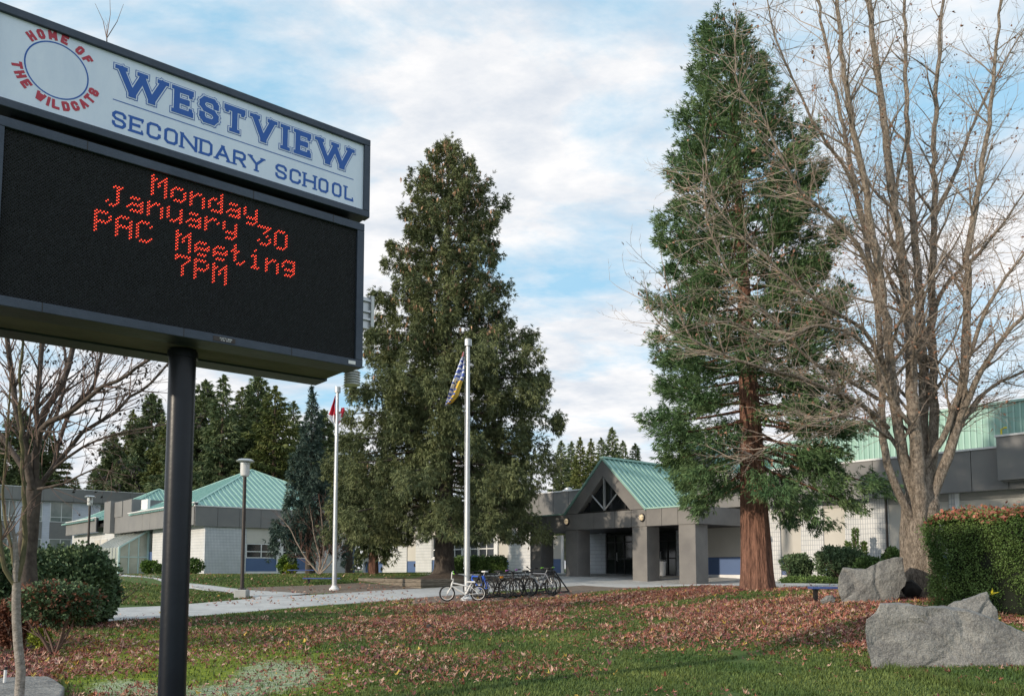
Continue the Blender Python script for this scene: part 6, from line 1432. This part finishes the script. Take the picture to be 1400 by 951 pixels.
# X given as a slope so that the density follows the view
X, Y, r = sample(600000, -.68, .86, 6.0, 31, 5, 1.25)
px, py = pxy(X, Y); dm_, so2, mo, fr_ = masks(X, Y)
patch = fbm(X, Y, 1.2, 8)
lo = np.interp(px, [p[0] for p in MAINP_LO], [p[1] for p in MAINP_LO])
k = (py > lo + 1.2) & (dm_ < .5) & (r.random(len(X)) < (.95 - .75 * np.clip(so2, 0, 1)) * (1 - .75 * np.clip(mo, 0, 1)) * (1 - .7 * np.clip(fr_ * 1.5, 0, 1))) & (patch > .22)
X, Y = X[k], Y[k]; Z = hz(X, Y); n = len(X); hgt = (.022 + .035 * r.random(n)) * (.7 + .6 * fbm(X, Y, 1.0, 4)); an = r.random(n) * 6.28
wd = .0035 + .0005 * Y; tp = np.stack([X + np.cos(an) * hgt * .6, Y + np.sin(an) * hgt * .6, Z + hgt], 1); sd_ = np.stack([-np.sin(an) * wd, np.cos(an) * wd, 0 * X], 1); bp_ = np.stack([X, Y, Z - .004], 1)
V = np.stack([bp_ - sd_, bp_ + sd_, tp], 1).reshape(-1, 3); o = npobj('grass', V, np.arange(n * 3).reshape(n, 3), M['grass']); tag(o, 'short green lawn grass around the leaves and in front of the path', 'grass', kind='stuff')
# long tufts at the foot of the big boulder
m = 5000; r2 = np.random.default_rng(77); qx = r2.uniform(1182, 1440, m); P = []
gb = [gp(x, y) for x, y in ((1184, 908), (1240, 922), (1290, 934), (1330, 944), (1400, 950), (1450, 953))]
tt = r2.random(m) * (len(gb) - 1); ii = tt.astype(int); ft = tt - ii; X = np.array([gb[i].x * (1 - f) + gb[i + 1].x * f for i, f in zip(ii, ft)]) + r2.normal(0, .07, m); Y = np.array([gb[i].y * (1 - f) + gb[i + 1].y * f for i, f in zip(ii, ft)]) + r2.normal(-.02, .08, m)
Z = hz(X, Y); hg = .05 + .09 * r2.random(m); an = r2.random(m) * 6.28; P = np.stack([X, Y, Z - .01], 1); V = sprig(P, unit(np.stack([np.cos(an) * .35, np.sin(an) * .35, np.ones(m)], 1)), hg, .007, 1, .15); o = npobj('grass', V, quads(V), M['grass']); tag(o, 'longer grass tufts along the foot of the largest boulder', 'grass', kind='stuff')
# lawn beyond the path: coarser blades, fewer of them
n_ = 150000; r = np.random.default_rng(91); pxr = r.uniform(120, 620, n_); Y = 24 + 30 * r.random(n_) ** 1.1; X = (pxr - CX) / FPX * Y; px, py = pxy(X, Y)
hi_ = np.interp(px, [p[0] for p in MAINP_HI], [p[1] for p in MAINP_HI]); blo = np.interp(px, [153, 221, 257, 321, 360], [792, 799.8, 804.5, 811, 818.5]); bhi = np.interp(px, [153, 221, 290, 350, 430], [784.5, 792, 799.5, 807, 811.5]); dm_ = masks(X, Y)[0]
k = (py < hi_ - .8) & (dm_ < .5) & ~((py > bhi - .6) & (py < blo + .6)) & ~((px > 490) & (py > 787)); X, Y = X[k], Y[k]; n = len(X); Z = hz(X, Y)
an = r.random(n) * 6.28; hgt = .03 + .05 * r.random(n); wd = .02 + 0 * X; tp = np.stack([X + np.cos(an) * hgt * .5, Y + np.sin(an) * hgt * .5, Z + hgt], 1); sd_ = np.stack([-np.sin(an) * wd, np.cos(an) * wd, 0 * X], 1); bp_ = np.stack([X, Y, Z - .004], 1)
V = np.stack([bp_ - sd_, bp_ + sd_, tp], 1).reshape(-1, 3); o = npobj('grass', V, np.arange(n * 3).reshape(n, 3), M['grass']); tag(o, 'mown grass of the lawn between the path and the left wing', 'grass', kind='stuff')
# leaf shapes: five lobed, curled
def leafshape(seed, curl):
    r = random.Random(seed); pts = []; n = 5
    lob = [(-150, .55), (-125, .25), (-75, .85), (-48, .42), (-12, 1.0), (0, 1.05), (12, 1.0), (48, .42), (75, .85), (125, .25), (150, .55)]
    V = [(0, 0, 0)]
    for a, l in lob: l *= r.uniform(.85, 1.1); a = math.radians(a + r.uniform(-6, 6)); V.append((math.sin(a) * l * .5, math.cos(a) * l * .5, 0))
    V = [(x, y, curl * (x * x * 2.2 + .8 * max(0, y) ** 2) + r.uniform(-.05, .07)) for x, y, z in V]
    return np.array(V), np.array([[0, i, i + 1] for i in range(1, len(V) - 1)])
LS = [leafshape(i, c) for i, c in enumerate((.9, .3, 1.3, -.7, .6, 1.8))]
X, Y, r = sample(780000, -.66, .82, 6.4, 30, 15, 1.5)
px, py = pxy(X, Y); L_ = litter(X, Y); lo = np.interp(px, [p[0] for p in MAINP_LO], [p[1] for p in MAINP_LO]); dm_ = masks(X, Y)[0]
area = Y  # keeps ground density even
acc = (L_ * .33 * Y / 30) * np.where(py < lo + 1, .02, 1) * np.where(dm_ > .5, .2, 1)
k = r.random(len(X)) < acc * .40; X, Y = X[k], Y[k]; n = len(X); print('LEAVES', n)
order = np.argsort(Y); X, Y = X[order], Y[order]; Z = hz(X, Y); vis = np.abs(pxy(X, Y)[0] - 700) < 705
vis &= (pxy(X, Y)[1] < 955)
yaw = r.random(n) * 6.28; tx = r.normal(0, .35, n); ty = r.normal(0, .35, n); sz = (.038 + .072 * r.random(n) ** 1.6) * (1 + .010 * Y); sh = r.integers(0, 6, n); mi_ = r.choice(4, n, p=[.49, .24, .24, .03])
near = np.where(vis)[0][:300]; nearset = np.zeros(n, bool); nearset[near] = True
ML = [M['leafA'], M['leafB'], M['leafC'], M['leafD']]
lm = {(i, j): npmesh('fallen_leaf', LS[i][0], LS[i][1], ML[j]) for i in range(6) for j in range(4)}
cname = ['russet', 'purple brown', 'tan', 'yellow']
for i in near:
    o = bpy.data.objects.new('fallen_leaf', lm[(int(sh[i]), int(mi_[i]))]); COL.objects.link(o); o.location = (X[i], Y[i], Z[i] + .028); o.rotation_euler = (tx[i], ty[i], yaw[i]); o.scale = (sz[i],) * 3
    tag(o, 'fallen %s leaf lying on the near lawn' % cname[int(mi_[i])], 'leaf', 'fallen %s leaves on the near lawn' % cname[int(mi_[i])])
r = np.random.default_rng(92); m = 1500; pq = r.uniform(120, 560, m); Yq = 24 + 24 * r.random(m); Xq = (pq - CX) / FPX * Yq
X = np.r_[X, Xq]; Y = np.r_[Y, Yq]; Z = hz(X, Y); yaw = np.r_[yaw, r.random(m) * 6.28]; tx = np.r_[tx, r.normal(0, .35, m)]; ty = np.r_[ty, r.normal(0, .35, m)]; sz = np.r_[sz, r.uniform(.08, .15, m)]; sh = np.r_[sh, r.integers(0, 6, m)]; mi_ = np.r_[mi_, r.choice(4, m, p=[.4, .1, .45, .05])]; nearset = np.r_[nearset, np.zeros(m, bool)]
VV, FF, MI = [], [], []; off = 0
for i in range(6):
    for j in range(4):
        s_ = (sh == i) & (mi_ == j) & ~nearset; m = int(s_.sum())
        if not m: continue
        B_ = LS[i][0]; cy, sy = np.cos(yaw[s_]), np.sin(yaw[s_]); x = B_[None, :, 0] * cy[:, None] - B_[None, :, 1] * sy[:, None]; y = B_[None, :, 0] * sy[:, None] + B_[None, :, 1] * cy[:, None]
        z = B_[None, :, 2] + x * ty[s_][:, None] + y * tx[s_][:, None]; S_ = sz[s_][:, None]
        V = np.stack([X[s_][:, None] + x * S_, Y[s_][:, None] + y * S_, Z[s_][:, None] + .024 + z * S_], -1); k_ = B_.shape[0]
        VV.append(V.reshape(-1, 3)); FF.append((np.arange(m)[:, None, None] * k_ + LS[i][1][None] + off).reshape(-1, 3)); MI.append(np.full(m * len(LS[i][1]), j)); off += m * k_
o = npobj('leaf_litter', np.concatenate(VV), np.concatenate(FF), None, mi=np.concatenate(MI), mats=ML); tag(o, 'dense carpet of russet and purple fallen leaves across the lawn', 'leaves', kind='stuff')
o = bpy.data.objects.new('fallen_leaf', npmesh('yellow_leaf', LS[2][0], LS[2][1], M['yellow'])); COL.objects.link(o); o.location = at(1355, 811, Yb + 1.3); o.rotation_euler = (1.3, .2, .4); o.scale = (.16,) * 3; tag(o, 'single bright yellow leaf standing up on the small pointed rock', 'leaf')
# dark fir needles / bark litter in the planter and dirt edges left to material
for o in list(bpy.data.objects):
    if o.type == 'MESH' and o.users == 0: bpy.data.objects.remove(o)
